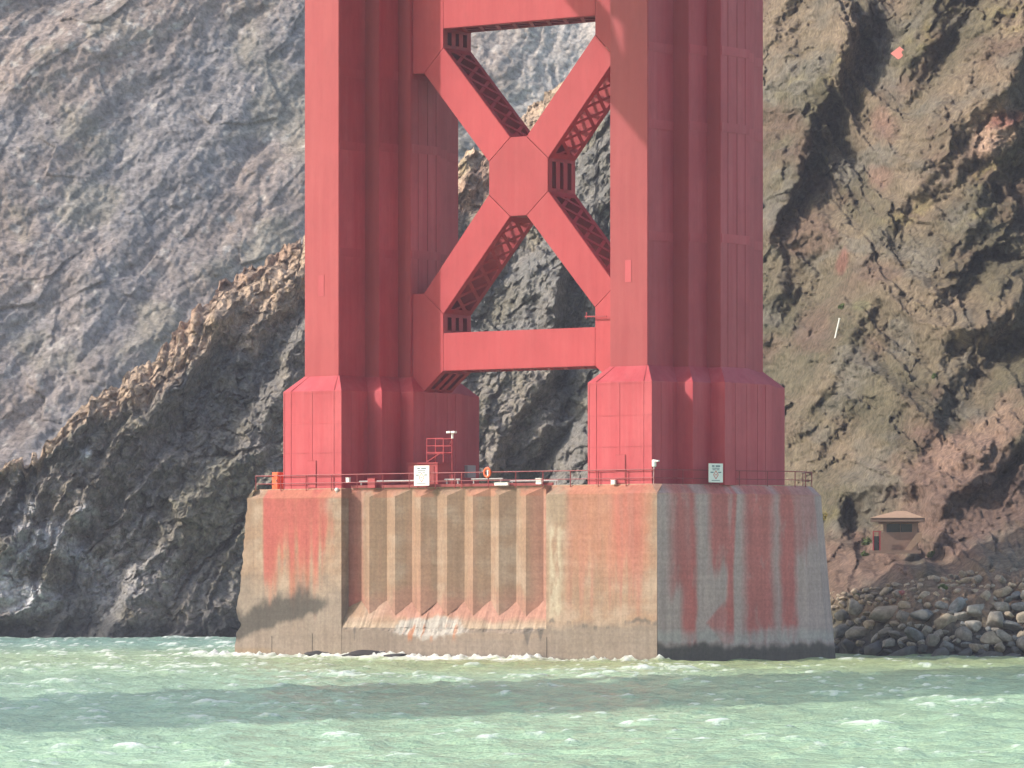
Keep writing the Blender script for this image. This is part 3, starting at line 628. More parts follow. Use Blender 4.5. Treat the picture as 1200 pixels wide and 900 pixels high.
# ledge and base course below the flutes, its arris broken away in the middle
def ledge():
    u = np.linspace(UL, UR, 260); n = fbm(u * 0.8, u * 0, u * 0 + 2, 4)
    chip = 0.26 * np.exp(-(((u + 2.6) / 3.4) ** 4)) + 0.12 * sstep(2.0, 2.6, u) * sstep(6.9, 6.2, u) + 0.05
    chip = np.clip(chip + 0.08 * n * (chip > 0.12), 0.0, 1)
    rows = []
    zz = list(np.linspace(-1.5, 1.2, 24)) + list(np.linspace(1.25, 2.15, 14))
    for z in zz:
        d = np.where(z > 2.12 - 1.5 * chip, chip * np.clip((z - (2.12 - 1.5 * chip)) / (1.5 * chip + 1e-6), 0, 1) ** 0.7, 0)
        rough = 0.10 * fbm(u * 2.2, u * 0 + z * 2.2, u * 0 + 5, 4) * (d > 0.02)
        rows.append(np.stack([u, VF + 0.02 + d + rough, u * 0 + z], -1))
    base = np.array(rows); rows = []
    for t in np.linspace(0, 1, 16):
        v0 = base[-1, :, 1]; v = v0 + (-10.8 - v0) * t
        r2 = 0.10 * fbm(u * 2.2, v * 2.2, u * 0 + 5, 4) * (chip > 0.2) * (1 - t)
        rows.append(np.stack([u, v, 2.15 + (zfoot_at(-10.8) - 2.18) * (v - v0) / (-10.8 - v0) + r2], -1))
    led = np.array(rows)
    cb = concrete_col(base[..., 0], base[..., 1], base[..., 2], 'B'); cl = concrete_col(led[..., 0], led[..., 1], led[..., 2], 'G')
    def spall(P, C):
        uu, z = P[..., 0], P[..., 2]
        sh = sstep(0.3, -0.3, ((uu + 2.6) / 3.6) ** 2 + ((z - 2.15) / 0.8) ** 2 - 0.9 + 0.6 * fbm(uu * 1.1, z * 1.5, z * 0, 4))[..., None]
        C = C * (1 - sh) + np.array([0.35, 0.325, 0.30]) * sh
        ru = sstep(0.15, 0.5, fbm(uu * 2.0 + 5, z * 0.5, z * 0, 3))[..., None] * sstep(2.6, 2.2, z)[..., None] * sstep(1.0, 1.6, z)[..., None] * sstep(-5.2, -4.6, uu)[..., None] * sstep(0.2, -0.4, uu)[..., None]
        C = C * (1 - 0.7 * ru) + np.array([0.36, 0.13, 0.05]) * 0.7 * ru
        for c0, w0, z0 in ((6.2, 0.42, 0.9), (7.35, 0.30, 1.3), (-9.3, 0.12, 1.2)):
            s_ = sstep(0.15, -0.1, np.abs(uu - c0) / w0 - (z - z0) / (2.15 - z0))[..., None] * (z > z0)[..., None] * (z < 2.16)[..., None]
            C = C * (1 - 0.75 * s_) + np.array([0.10, 0.09, 0.085]) * 0.75 * s_
        return C
    block('base_course', [(base, spall(base, cb))], None, pier); block('ledge', [(led, spall(led, cl))], None, pier)
ledge()
# cracks / joints of the base course
for (u_, z0, z1, wd) in ((-13.2, 0.0, 1.7, 0.035), (7.92, 0.0, 1.6, 0.04), (-17.0, 0.2, 1.5, 0.03)):
    paint_obj(MB().box((u_, VF - 0.012, (z0 + z1) / 2), (wd, 0.02, z1 - z0)).build('joint', M['concrete'], pier), (0.06, 0.055, 0.05))
paint_obj(MB().box((17.33 + 0.02, 5.3, 0.9), (0.05, 0.10, 1.9)).build('joint', M['concrete'], pier), (0.05, 0.05, 0.05))

# ------------------------------------------------------------------ tower
tower = thing('bridge_tower', 'red steel bridge tower with two stepped legs and crossed bracing on the pier', 'bridge tower', (0, 0, ZT))
UF, UM, UW, VL, VM, VW_ = 1.61, 2.91, 4.06, 6.95, 3.95, 1.75
def plan(o=0.0):
    q = [(UF, -VL), (UF, -VM), (UM, -VM), (UM, -VW_), (UW, -VW_), (UW, VW_), (UM, VW_), (UM, VM), (UF, VM), (UF, VL)]
    q = [(x + o, y + math.copysign(o, y)) for x, y in q]
    # a re-entrant corner moves with both of its faces
    return q + [(-x, y) for x, y in q[::-1]]
VC = -3.45; LEGU = 27.43 / 2; OP = 1.11
ZS1, ZS0 = 20.286 - ZT, 19.158 - ZT
SPL = [29.2 - ZT, 36.9 - ZT, 42.2 - ZT, 51.0 - ZT, 60.0 - ZT]
legs = []
sec_bounds = [ZS1] + SPL + [78.0 - ZT]
sec_mesh = [MB().prism(plan(), a + (0 if k == 0 else 0.02), b - 0.02).mesh('shaft_section', M['red']) for k, (a, b) in enumerate(zip(sec_bounds[:-1], sec_bounds[1:]))]
core_mesh = MB().prism(plan(-0.04), 0.1, 78.0 - ZT).mesh('shaft_core', M['seam'])
ped_mesh = MB().prism(plan(OP), 0.0, ZS0).mesh('pedestal', M['red'])
sh_mesh = MB().prism(plan(OP - 0.005), ZS0 + 0.002, ZS1 + 0.01, plan(0.012)).mesh('shoulder', M['red'])
def face_list(o):
    p = plan(o); return [(p[i], p[(i + 1) % len(p)]) for i in range(len(p))]
def visible(a, b):                                     # faces towards the viewer: -v or +u
    dx, dy = b[0] - a[0], b[1] - a[1]; return dy, -dx      # outward normal for this winding
spl_cache = {}
for s in (-1, 1):
    lg = bpy.data.objects.new('leg', None); col.objects.link(lg); lg.parent = tower; lg.location = (s * LEGU, VC, 0); legs.append(lg)
    link('shaft_core', core_mesh, lg); link('pedestal', ped_mesh, lg); link('shoulder', sh_mesh, lg)
    for m in sec_mesh: link('shaft_section', m, lg)
    for zz in SPL:
        for (a, b) in face_list(0):
            nx, ny = visible(a, b); L_ = math.hypot(nx, ny); nx /= L_; ny /= L_
            if ny > 0.5 or nx < -0.5: continue
            key = round(L_, 2), round(nx), round(ny)
            if key not in spl_cache:
                spl_cache[key] = MB().box((0, 0, 0), (L_ - 0.10, 0.05, 0.62)).mesh('splice_plate', M['red'])
            o = link('splice_plate', spl_cache[key], lg, ((a[0] + b[0]) / 2 + nx * 0.012, (a[1] + b[1]) / 2 + ny * 0.012, zz)); o.rotation_euler.z = math.atan2(nx, -ny)
    # corner angles along the shaft's outer edges and cover strips of the pedestal
    for (x, y) in ((-UF + 0.14, -VL - 0.012), (UF - 0.10, -VL - 0.010)):
        MB().box((x, y, (ZS1 + 52 - ZT) / 2), (0.045, 0.03, 52 - ZT - ZS1)).build('seam_strip', M['seam'], lg)
    for (x, y, rz) in [(-UF - OP + 0.72, -VL - OP - 0.014, 0), (UF + OP - 0.70, -VL - OP - 0.014, 0), (-UF - OP + 0.10, -VL - OP - 0.014, 0), (0.0, -VL - OP - 0.008, 0)]:
        MB().box((x, y, ZS0 / 2), (0.05 if x else 0.03, 0.025, ZS0 - 0.1)).build('cover_strip', M['red'], lg)
    for y in (-VL - OP + 1.1, -VM - OP - 0.5, ):
        MB().box((UF + OP + 0.014, y, ZS0 / 2), (0.024, 0.05, ZS0 - 0.1)).build('cover_strip', M['red'], lg)
    for y in (-1.6, -0.2, 1.1, 2.1):
        MB().box((UW + OP + 0.014, y, ZS0 / 2), (0.024, 0.045, ZS0 - 0.1)).build('cover_strip', M['red'], lg)
    for y in (-0.9, 0.2, 1.2):
        MB().box((UW + 0.014, y, (ZS1 + 52 - ZT) / 2), (0.024, 0.04, 52 - ZT - ZS1)).build('seam_strip', M['seam'], lg)
    for z in (2.6, 4.75, ZS0 - 0.12):
        MB().box((0, -VL - OP - 0.010, z), (2 * (UF + OP) - 0.05, 0.022, 0.045)).build('cover_strip', M['red'], lg)
    # shoulder seams
    for x0, x1 in ((-UF - OP + 0.72, -UF + 0.43), (UF + OP - 0.7, UF - 0.1)):
        MB().bar((x0, -VL - OP - 0.004, ZS0 + 0.03), (x1, -VL - 0.02, ZS1), 0.06, 0.03, (0, -1, 1)).build('seam_strip', M['seam'], lg)
    # access doors and the inspection hatch
    for (x, z, wd, ht, yy) in ((-0.02 if s < 0 else 0.1, 1.05, 0.72, 1.9, -VL - OP), (-0.05, 26.8 - ZT, 0.5, 1.5, -VL)):
        d = MB().box((x, yy - 0.03, z), (wd, 0.06, ht)).build('access_door', M['red'], lg)
        MB().box((x + wd / 2 + 0.03, yy - 0.03, z), (0.05, 0.05, ht)).build('door_edge', M['seam'], None if False else lg)
        MB().box((x, yy - 0.03, z + ht / 2 + 0.03), (wd + 0.1, 0.05, 0.05)).build('door_edge', M['seam'], lg)
# rivet lines: the tower's plates between seams carry rows of them, far too fine to see singly
# cross bracing
VB0, VB1 = -5.0, -1.74
G_, P1, P2, ZC, D1, D2 = 6.82, 0.746, 2.645, 34.38, 2.81, 1.196
ZU, ZUV, ZL_, ZLV, ZLB = 45.41, 44.01, 23.37, 24.8, 20.66
GE, GO, ZGU, ZGL, ZGB = LEGU - UW, 8.6, 42.3, 26.3, 19.25
br = bpy.data.objects.new('cross_bracing', None); col.objects.link(br); br.parent = tower; br.location = (0, 0, -ZT)
def mir(p): return [(-x, z) for x, z in p]
arm_t = [(P1, ZC + D1), (P2, ZC + D2), (GO, ZGU), (G_, ZUV)]; arm_b = [(P1, ZC - D1), (P2, ZC - D2), (GO, ZGL), (G_, ZLV)]
gus_t = [(GE, ZGU), (GO, ZGU), (G_, ZUV), (G_, 51.5), (GE, 51.5)]; gus_b = [(GE, ZGL), (GO, ZGL), (G_, ZLV), (G_, ZLB), (GO, ZGB), (GE, ZGB)]
hexa = [(P1, ZC + D1), (P2, ZC + D2), (P2, ZC - D2), (P1, ZC - D1), (-P1, ZC - D1), (-P2, ZC - D2), (-P2, ZC + D2), (-P1, ZC + D1)]
st_t = [(-G_, ZU), (G_, ZU), (G_, 51.5), (-G_, 51.5)]; st_b = [(-G_, ZLB), (G_, ZLB), (G_, ZL_), (-G_, ZL_)]
def shrink(poly, d=0.018):
    cx, cz = sum(p[0] for p in poly) / len(poly), sum(p[1] for p in poly) / len(poly)
    return [(x - math.copysign(min(d, abs(x - cx)), x - cx), z - math.copysign(min(d, abs(z - cz)), z - cz)) for x, z in poly]
for nm, pol in (('center_plate', hexa), ('arm_plate', arm_t), ('arm_plate', mir(arm_t)), ('arm_plate', arm_b), ('arm_plate', mir(arm_b)),
                ('gusset_plate', gus_t), ('gusset_plate', mir(gus_t)), ('gusset_plate', gus_b), ('gusset_plate', mir(gus_b)), ('strut_plate', st_t), ('strut_plate', st_b)):
    MB().slab(shrink(pol), VB0, VB0 + 0.06).build(nm, M['brace'], br)
    MB().slab(pol, VB1 - 0.06, VB1).build(nm, M['brace'], br)
edges = []                                              # (A, B, kind)
for sg in (1, -1):
    m = lambda p: (sg * p[0], p[1])
    edges += [(m((P1, ZC + D1)), m((G_, ZUV)), 'lace'), (m((P2, ZC + D2)), m((GO, ZGU)), 'lace'), (m((P1, ZC - D1)), m((G_, ZLV)), 'lace'), (m((P2, ZC - D2)), m((GO, ZGL)), 'lace'),
              (m((P2, ZC - D2)), m((P2, ZC + D2)), 'slot'), (m((G_, ZUV)), m((G_, ZU)), 'slot'), (m((G_, ZL_)), m((G_, ZLV)), 'slot'), (m((G_, ZLB)), m((GO, ZGB)), 'slot'),
              (m((GO, ZGU)), m((GE, ZGU)), 'solid'), (m((GO, ZGL)), m((GE, ZGL)), 'solid'), (m((GO, ZGB)), m((GE, ZGB)), 'solid')]
edges += [((-P1, ZC + D1), (P1, ZC + D1), 'solid'), ((-P1, ZC - D1), (P1, ZC - D1), 'solid'), ((-G_, ZU), (G_, ZU), 'lace'), ((-G_, ZLB), (G_, ZLB), 'lace'), ((-G_, ZL_), (G_, ZL_), 'lace')]
FLW = 0.42
cen = {'x': 0}
for (A, B_, kind) in edges:
    A3, B3 = Vector((A[0], 0, A[1])), Vector((B_[0], 0, B_[1])); L_ = (B3 - A3).length; d = (B3 - A3).normalized(); nrm = d.cross(Vector((0, 1, 0)))
    y0, y1 = VB0 + 0.06, VB1 - 0.06
    if kind == 'solid':
        MB().bar(A3 + Vector((0, (y0 + y1) / 2, 0)), B3 + Vector((0, (y0 + y1) / 2, 0)), y1 - y0, 0.04, nrm).build('closing_plate', M['seam'], br); continue
    for yy in (y0 + FLW / 2, y1 - FLW / 2):
        MB().bar(A3 + Vector((0, yy, 0)), B3 + Vector((0, yy, 0)), FLW, 0.05, nrm).build('flange', M['brace'], br)
    if kind == 'slot':
        w_ = (y1 - y0 - 2 * FLW)
        for q in (0.31, 0.69):
            MB().bar(A3 + Vector((0, y0 + FLW + w_ * q, 0)), B3 + Vector((0, y0 + FLW + w_ * q, 0)), w_ * 0.20, 0.05, nrm).build('rib', M['brace'], br)
        for e in (A3 + d * 0.12, B3 - d * 0.12):
            MB().bar(e + Vector((0, y0 + FLW, 0)), e + Vector((0, y1 - FLW, 0)), 0.24, 0.05, nrm).build('rib', M['brace'], br)
        continue
    n = max(2, round(L_ / 1.55)); ya, yb = y0 + FLW - 0.06, y1 - FLW + 0.06; c_ = L_ / n
    mA = MB().bar(A3 + Vector((0, ya, 0)), A3 + d * c_ + Vector((0, yb, 0)), 0.26, 0.04, nrm).mesh('lacing_bar', M['brace'])
    mB = MB().bar(A3 + Vector((0, yb, 0)), A3 + d * c_ + Vector((0, ya, 0)), 0.26, 0.04, nrm).mesh('lacing_bar', M['brace'])
    for k in range(n):
        link('lacing_bar', mA, br, d * c_ * k + nrm * 0.03); link('lacing_bar', mB, br, d * c_ * k - nrm * 0.03)
    for e in (A3 + d * 0.22, B3 - d * 0.22):
        MB().bar(e + Vector((0, y0 + FLW, 0)), e + Vector((0, y1 - FLW, 0)), 0.44, 0.045, nrm).build('batten_plate', M['brace'], br)
# little davit bar on the right gusset
MB().bar((6.1, VB0 - 0.25, 24.15), (8.0, VB0 - 0.25, 24.10), 0.06, 0.09).build('davit_bar', M['seam'], br)
MB().bar((6.25, VB0 - 0.25, 24.0), (6.25, VB0 - 0.25, 24.45), 0.05, 0.05).build('davit_bar', M['seam'], br)

# ------------------------------------------------------------------ things on top of the pier
def u_at(px, v): k = (px - 600) / F_PX; return (k * (YC + v * CU) - XC - v * SU) / (CU + k * SU)
def v_at(px, u): k = (px - 600) / F_PX; return (k * (YC - u * SU) - XC - u * CU) / (SU - k * CU)
def side_pt(px, off=0.0):                               # along the rim of the right flank
    t = (px - 770.0) / 166.0; dx, dy = 3.68, 11.92; l = math.hypot(dx, dy)
    return 17.316 + dx * t + dy / l * off, VF + dy * t - dx / l * off
ra = thing('safety_railing', 'dark red pipe railing running round the top edge of the pier', 'railing', (0, 0, ZT))
path = [(-18.95, -6.0), (-18.92, -11.66), (16.75, -11.66), side_pt(936, -0.55), (20.45, 1.3), (19.9, 2.9), (18.0, 4.6)]
post_m = MB().tube((0, 0, -0.12), (0, 0, 1.02), 0.034, n=6).mesh('post', M['rail'])
for (a, b) in zip(path[:-1], path[1:]):
    L_ = math.hypot(b[0] - a[0], b[1] - a[1]); n = max(1, round(L_ / 2.35))
    for k in range(n):
        t = k / n; link('post', post_m, ra, (a[0] + (b[0] - a[0]) * t, a[1] + (b[1] - a[1]) * t, 0.0))
    for z in (1.0, 0.42):
        sag = 0.0
        MB().tube((*a, z), (*b, z), 0.036 if z > 0.5 else 0.03, n=6).build('rail', M['rail'], ra)
link('post', post_m, ra, (*path[-1], 0.0))
MB().bar((-10.4, -11.1, 0.12), (7.7, -11.1, 0.12), 0.10, 0.2).build('toe_board', M['rail'], ra)
for u_ in (-0.55, 0.05):
    MB().tube((u_, -11.62, -0.1), (u_, -11.62, 1.05), 0.045, n=6).build('gate_post', M['rail'], ra)
def sign(label, base, rz, wd, ht, z0):
    o = thing('warning_sign', label, 'sign', base, rz, 'white warning signs on the pier railing')
    MB().box((0, 0, z0 + ht / 2), (wd, 0.04, ht)).build('board', M['white'], o)
    y = -0.026
    def strips(row, spec, h):
        for (a, b) in spec: MB().box(((a + b) / 2 * wd, y, z0 + row * ht), ((b - a) * wd, 0.006, h * ht)).build('text_line', M['ink'], o)
    strips(0.86, ((-0.28, -0.10), (-0.02, 0.30)), 0.075); strips(0.75, ((-0.27, 0.26),), 0.04); strips(0.665, ((-0.24, -0.02), (0.04, 0.25)), 0.04)
    strips(0.53, ((-0.38, -0.17), (0.17, 0.38)), 0.06); strips(0.10, ((-0.30, 0.28),), 0.035)
    d = 0.17 * wd; zc = z0 + 0.40 * ht
    m = MB()
    for (p, q) in (((-1, 0), (0, 1)), ((0, 1), (1, 0)), ((1, 0), (0, -1)), ((0, -1), (-1, 0))):
        m.bar((p[0] * d, y, zc + p[1] * d * 1.35), (q[0] * d, y, zc + q[1] * d * 1.35), 0.006, 0.05, (0, 0, 1))
    m.box((0, y - 0.004, zc), (0.9 * d, 0.006, 0.05)); m.build('diamond_mark', M['redink'], o)
    for x in (-0.3, 0.3): MB().tube((x * wd, 0.06, -0.05), (x * wd, 0.06, z0 + ht * 0.9), 0.03, n=6).build('post', M['rail'], o)
sign('white warning sign with red diamond on the sunlit front railing above the flutes', (-3.42, -11.78, ZT), 0.0, 1.36, 1.42, 0.12)
sx, sy = side_pt(837, 0.02); sign('white warning sign on the shaded right flank of the pier', (sx, sy, ZT), math.atan2(11.92, 3.68), 1.22, 1.30, 0.15)
# maroon shed with stair frame on it
t = thing('equipment_shed', 'low maroon equipment shed behind the front warning sign', 'shed', (-6.8, -6.6, ZT))
MB().box((0, 0, 0.9), (2.7, 1.6, 1.8)).build('wall', M['maroon'], t); MB().box((0, 0, 1.84), (2.9, 1.8, 0.08)).build('roof', M['maroon'], t)
MB().box((0.7, -0.82, 0.85), (0.7, 0.04, 1.6)).build('door', M['rail'], t)
t = thing('access_platform', 'pale red scaffold platform standing on the maroon shed roof', 'platform', (-5.9, -6.6, ZT + 1.89))
mr = M['brace']
for x in (-0.75, 0.75):
    for y in (-0.5, 0.5): MB().bar((x, y, 0), (x, y, 1.75), 0.06, 0.06).build('post', mr, t)
for z in (0.72, 1.2, 1.72):
    for y in (-0.5, 0.5): MB().bar((-0.75, y, z), (0.75, y, z), 0.05, 0.06).build('rail', mr, t)
MB().bar((-0.75, -0.5, 0.05), (0.6, -0.5, 0.72), 0.06, 0.06).build('brace', mr, t); MB().box((0, 0, 0.62), (1.5, 1.0, 0.05)).build('deck', mr, t)
t = thing('pole_lamp', 'slim pole with a white twin floodlight beside the left leg', 'lamp', (-4.82, -6.5, ZT))
MB().tube((0, 0, 0), (0, 0, 4.0), 0.05).build('pole', M['maroon'], t); MB().box((0, 0, 0.5), (0.3, 0.3, 1.0)).build('base', M['maroon'], t)
for x in (-0.22, 0.22): bevel(MB().box((x, -0.08, 4.05), (0.36, 0.3, 0.16)).build('lamp_head', M['white'], t), 0.03)
MB().tube((0.02, 0, 3.6), (0.02, 0, 4.0), 0.09).build('bracket', M['white'], t)
MB().bar((-0.25, 0, 3.2), (0, 0, 3.5), 0.04, 0.04).build('brace', M['rail'], t)
ub = -LEGU + UW + OP + 0.14; vb = v_at(551, ub)
t = thing('electrical_box', 'grey electrical box on the inner side of the left pedestal', 'box', (ub, vb, ZT + 0.95))
MB().box((0, 0, 0.45), (0.26, 1.0, 0.9)).build('case', M['grey'], t); MB().box((0.14, 0, 0.45), (0.02, 0.9, 0.8)).build('door', M['grey'], t)
# lifebuoy on its post
t = thing('lifebuoy', 'orange lifebuoy ring hung on the front railing below the bracing', 'lifebuoy', (u_at(571, -11.75), -11.75, ZT + 0.55))
n, k = 28, 8; vs, fs = [], []
for i in range(n):
    a = i * math.tau / n
    for j in range(k):
        b = j * math.tau / k; r_ = 0.27 + 0.075 * math.cos(b); vs.append((r_ * math.cos(a), 0.075 * math.sin(b), 0.42 + 1.12 * r_ * math.sin(a)))
for i in range(n):
    for j in range(k): fs.append((i * k + j, ((i + 1) % n) * k + j, ((i + 1) % n) * k + (j + 1) % k, i * k + (j + 1) % k))
MB().add(vs, fs).build('ring', M['orange'], t, True)
MB().box((0, 0.06, 0.42), (0.10, 0.05, 0.62)).build('strap', M['white'], t); MB().tube((0, 0.1, -0.5), (0, 0.1, 0.9), 0.035).build('post', M['rail'], t)
t = thing('orange_cabinet', 'bright orange cabinet at the left end of the railing', 'cabinet', (-18.8, -9.2, ZT))
bevel(MB().box((0, 0, 0.66), (0.62, 0.9, 1.32)).build('case', M['orange'], t), 0.04); MB().box((0, -0.47, 0.66), (0.5, 0.03, 1.1)).build('door', M['orange'], t); MB().box((0.18, -0.5, 0.7), (0.05, 0.04, 0.16)).build('handle', M['grey'], t)
t = thing('globe_lamp', 'small white globe lamp on the left pylon edge', 'lamp', (-11.23, -11.75, ZT - 0.2))
def ball(r, c, n=12, m=8, sz=1.0):
    vs = [(c[0], c[1], c[2] - r * sz)]; fs = []
    for i in range(1, m):
        for j in range(n): a, b = math.pi * i / m, math.tau * j / n; vs.append((c[0] + r * math.sin(a) * math.cos(b), c[1] + r * math.sin(a) * math.sin(b), c[2] - r * sz * math.cos(a)))
    vs.append((c[0], c[1], c[2] + r * sz))
    for j in range(n): fs.append((0, 1 + (j + 1) % n, 1 + j)); fs.append((len(vs) - 1, 1 + (m - 2) * n + j, 1 + (m - 2) * n + (j + 1) % n))
    for i in range(m - 2):
        for j in range(n): fs.append((1 + i * n + j, 1 + i * n + (j + 1) % n, 1 + (i + 1) * n + (j + 1) % n, 1 + (i + 1) * n + j))
    return MB().add(vs, fs)
ball(0.15, (0, 0, 0.12)).build('globe', M['white'], t, True); MB().tube((0, 0, -0.15), (0, 0, 0.03), 0.07).build('base', M['grey'], t)
t = thing('floodlight', 'white floodlight on a short post at the near corner of the pier', 'lamp', (16.62, -11.5, ZT))
MB().tube((0, 0, 0), (0, 0, 1.2), 0.05).build('post', M['grey'], t); bevel(MB().box((0, 0, 1.42), (0.26, 0.24, 0.5)).build('lamp_head', M['white'], t), 0.04)
MB().box((0.24, 0, 1.58), (0.3, 0.2, 0.1)).build('visor', M['white'], t)
for (px, lab, z, wd, ht, mt) in ((408, 'small white junction box on the railing beside the left pedestal', 0.4, 0.3, 0.36, 'white'), (436, 'low red valve box behind the front railing left of the sign', 0.0, 0.7, 0.7, 'maroon'),
                               (632, 'small white case on the pier edge right of the lifebuoy', 0.1, 0.5, 0.4, 'white'), (588, 'flat pale crate beside the lifebuoy', 0.05, 1.2, 0.22, 'white'), (722, 'small white fitting at the foot of the right pedestal', 0.0, 0.34, 0.3, 'white')):
    t = thing('junction_box' if 'junction' in lab else 'deck_box', lab, 'box', (u_at(px, -11.42), -11.42 if px < 700 else -11.72, ZT + z))
    bevel(MB().box((0, 0, ht / 2), (wd, 0.2, ht)).build('case', M[mt], t), 0.02); MB().box((0, 0, ht + 0.012), (wd + 0.04, 0.24, 0.024)).build('lid', M[mt], t)
t = thing('pipe_run', 'pale pipes lying along the pier top behind the railing', 'pipe', (0, -10.7, ZT + 0.05))
for (a, b, z, y) in ((-10.0, -4.6, 0.46, 0.0), (-8.2, -5.2, 0.12, 0.1), (-2.2, -0.8, 0.5, 0.0), (0.2, 3.0, 0.5, 0.0), (3.4, 7.6, 0.32, 0.3)):
    MB().tube((a, y, z), (b, y, z), 0.055, n=6).build('pipe', M['grey'], t)
    for x in (a + 0.2, b - 0.2): MB().bar((x, y, -0.05), (x, y, z - 0.05), 0.08, 0.08).build('support', M['grey'], t)

# ------------------------------------------------------------------ the road deck far above, which shades the water
dk = MB().box((0, -110, 74.0), (31, 420, 1.6))
for x in (-14.5, 14.5):
    dk.box((x, -110, 67.2), (1.4, 420, 1.4))
    for k in range(54): dk.bar((x, -318 + k * 7.8, 67.2), (x, -318 + k * 7.8 + 3.9, 73.4), 0.9, 0.9).bar((x, -318 + k * 7.8 + 7.8, 67.2), (x, -318 + k * 7.8 + 3.9, 73.4), 0.9, 0.9)
for k in range(54): dk.box((0, -318 + k * 7.8, 69.5), (29, 0.9, 6.5))
o = dk.build('road_deck', M['red']); o.location = W(0, VC, 0); o.rotation_euler.z = -TH; tag(o, kind='structure')

# ------------------------------------------------------------------ riprap boulders on the right, wet rocks at the pier foot
def boulder_mesh(seed):
    b = bmesh.new(); bmesh.ops.create_icosphere(b, subdivisions=3, radius=1.0); r = np.random.RandomState(seed)
    V = np.array([v.co[:] for v in b.verts])
    for k in range(15):                                  # planar breaks
        n = r.normal(size=3); n /= np.linalg.norm(n); d = V @ n; c = 0.50 + 0.28 * r.rand(); V = V - np.maximum(d - c, 0)[:, None] * n * 0.92
    V = V * (1 + 0.10 * fbm(V[:, 0] * 1.6 + seed, V[:, 1] * 1.6, V[:, 2] * 1.6, 3))[:, None]
    V *= np.array([1.15, 0.95, 0.78]) * (0.9 + 0.2 * r.rand(3))
    for v, c in zip(b.verts, V): v.co = c
    m = bpy.data.meshes.new('boulder'); b.to_mesh(m); b.free(); m.materials.append(M['boulder']); m.polygons.foreach_set('use_smooth', [True] * len(m.polygons)); return m
BM = [boulder_mesh(k) for k in range(12)]
placed = []
def put(x, y, z, r_, rgb, label, group='riprap boulders beside the pier', name='boulder', flat=1.0):
    o = link(name, rnd.choice(BM)); o.location = (x, y, z); o.scale = (r_ * rnd.uniform(0.85, 1.25), r_ * rnd.uniform(0.85, 1.1), r_ * rnd.uniform(0.8, 1.15) * flat)
    o.rotation_euler = (rnd.uniform(-0.5, 0.5), rnd.uniform(-0.5, 0.5), rnd.uniform(0, 6.28)); o.color = (*rgb, 1)
    tag(o, label, 'boulder' if name == 'boulder' else 'rock', group); return o
tries = 0
while len(placed) < 285 and tries < 60000:
    tries += 1
    x = rnd.uniform(20.5, 39.5); zmax = 4.6 + max(0, x - 25) * 0.16; z = rnd.uniform(-0.35, zmax)
    up = z / zmax; r_ = (rnd.uniform(0.55, 1.2) if up < 0.75 else rnd.uniform(0.32, 0.7)) * (1 if tries < 3000 else 0.62)
    if any((x - a) ** 2 + (1.15 * (z - b)) ** 2 < (0.62 * (r_ + c)) ** 2 for a, b, c in placed): continue
    placed.append((x, z, r_)); y = float(base_y(x, z)) - 0.35 * r_ - 0.9
    k = rnd.random(); rgb = (0.27, 0.24, 0.20) if k < 0.5 else (0.33, 0.265, 0.19) if k < 0.78 else (0.17, 0.172, 0.168)
    f = rnd.uniform(0.75, 1.2) * (1.12 if up > 0.62 else 1.0)
    wet, tan_ = z < 0.55, up > 0.72
    if wet: rgb = (0.08, 0.08, 0.08)
    elif tan_: rgb = tuple(0.5 * c + 0.5 * d for c, d in zip(rgb, (0.34, 0.25, 0.165)))
    tone = 'dark wet' if wet else 'pale tan' if tan_ and f > 1.08 else 'tan' if tan_ or rgb[0] > 0.3 else 'bluish grey' if rgb[0] < 0.19 else 'pale grey brown' if f > 1.02 else 'dull grey brown'
    size = 'large' if r_ > 0.74 else 'middling' if r_ > 0.5 else 'small'
    place = 'beside the pier' if x < 25.5 else 'left below the hut' if x < 28.5 else 'straight below the hut' if x < 31.5 else 'right of the hut' if x < 34.5 else 'near the right edge'
    tier = 'at the waterline' if wet else 'high on the bank' if up > 0.72 else 'in the upper middle of the bank' if up > 0.42 else 'low on the bank'
    put(x, y, z, r_, tuple(c * f for c in rgb), '%s %s boulder %s, %s' % (size, tone, tier, place), 'riprap boulders %s' % tier)
x, z = (1062 - 600) / F_PX * 356, CAM_H - 17 / F_PX * 356
put(x, float(base_y(x, z)) - 0.9, z, 0.5, (0.36, 0.12, 0.11), 'reddish block on top of the riprap bank', None)
for (px, r_, lab) in ((385, 0.85, 'leftmost low black rock awash at the pier foot'), (436, 1.25, 'largest black rock awash at the pier foot'), (472, 0.7, 'rightmost low black rock awash at the pier foot')):
    vv = -13.4; uu = u_at(px, vv); p = W(uu, vv - 1.0, 0.22); put(*p, r_ * 1.25, (0.035, 0.033, 0.036), lab, None, 'wet_rock', 0.36).rotation_euler = (0.1, 0, rnd.uniform(-0.4, 0.4))

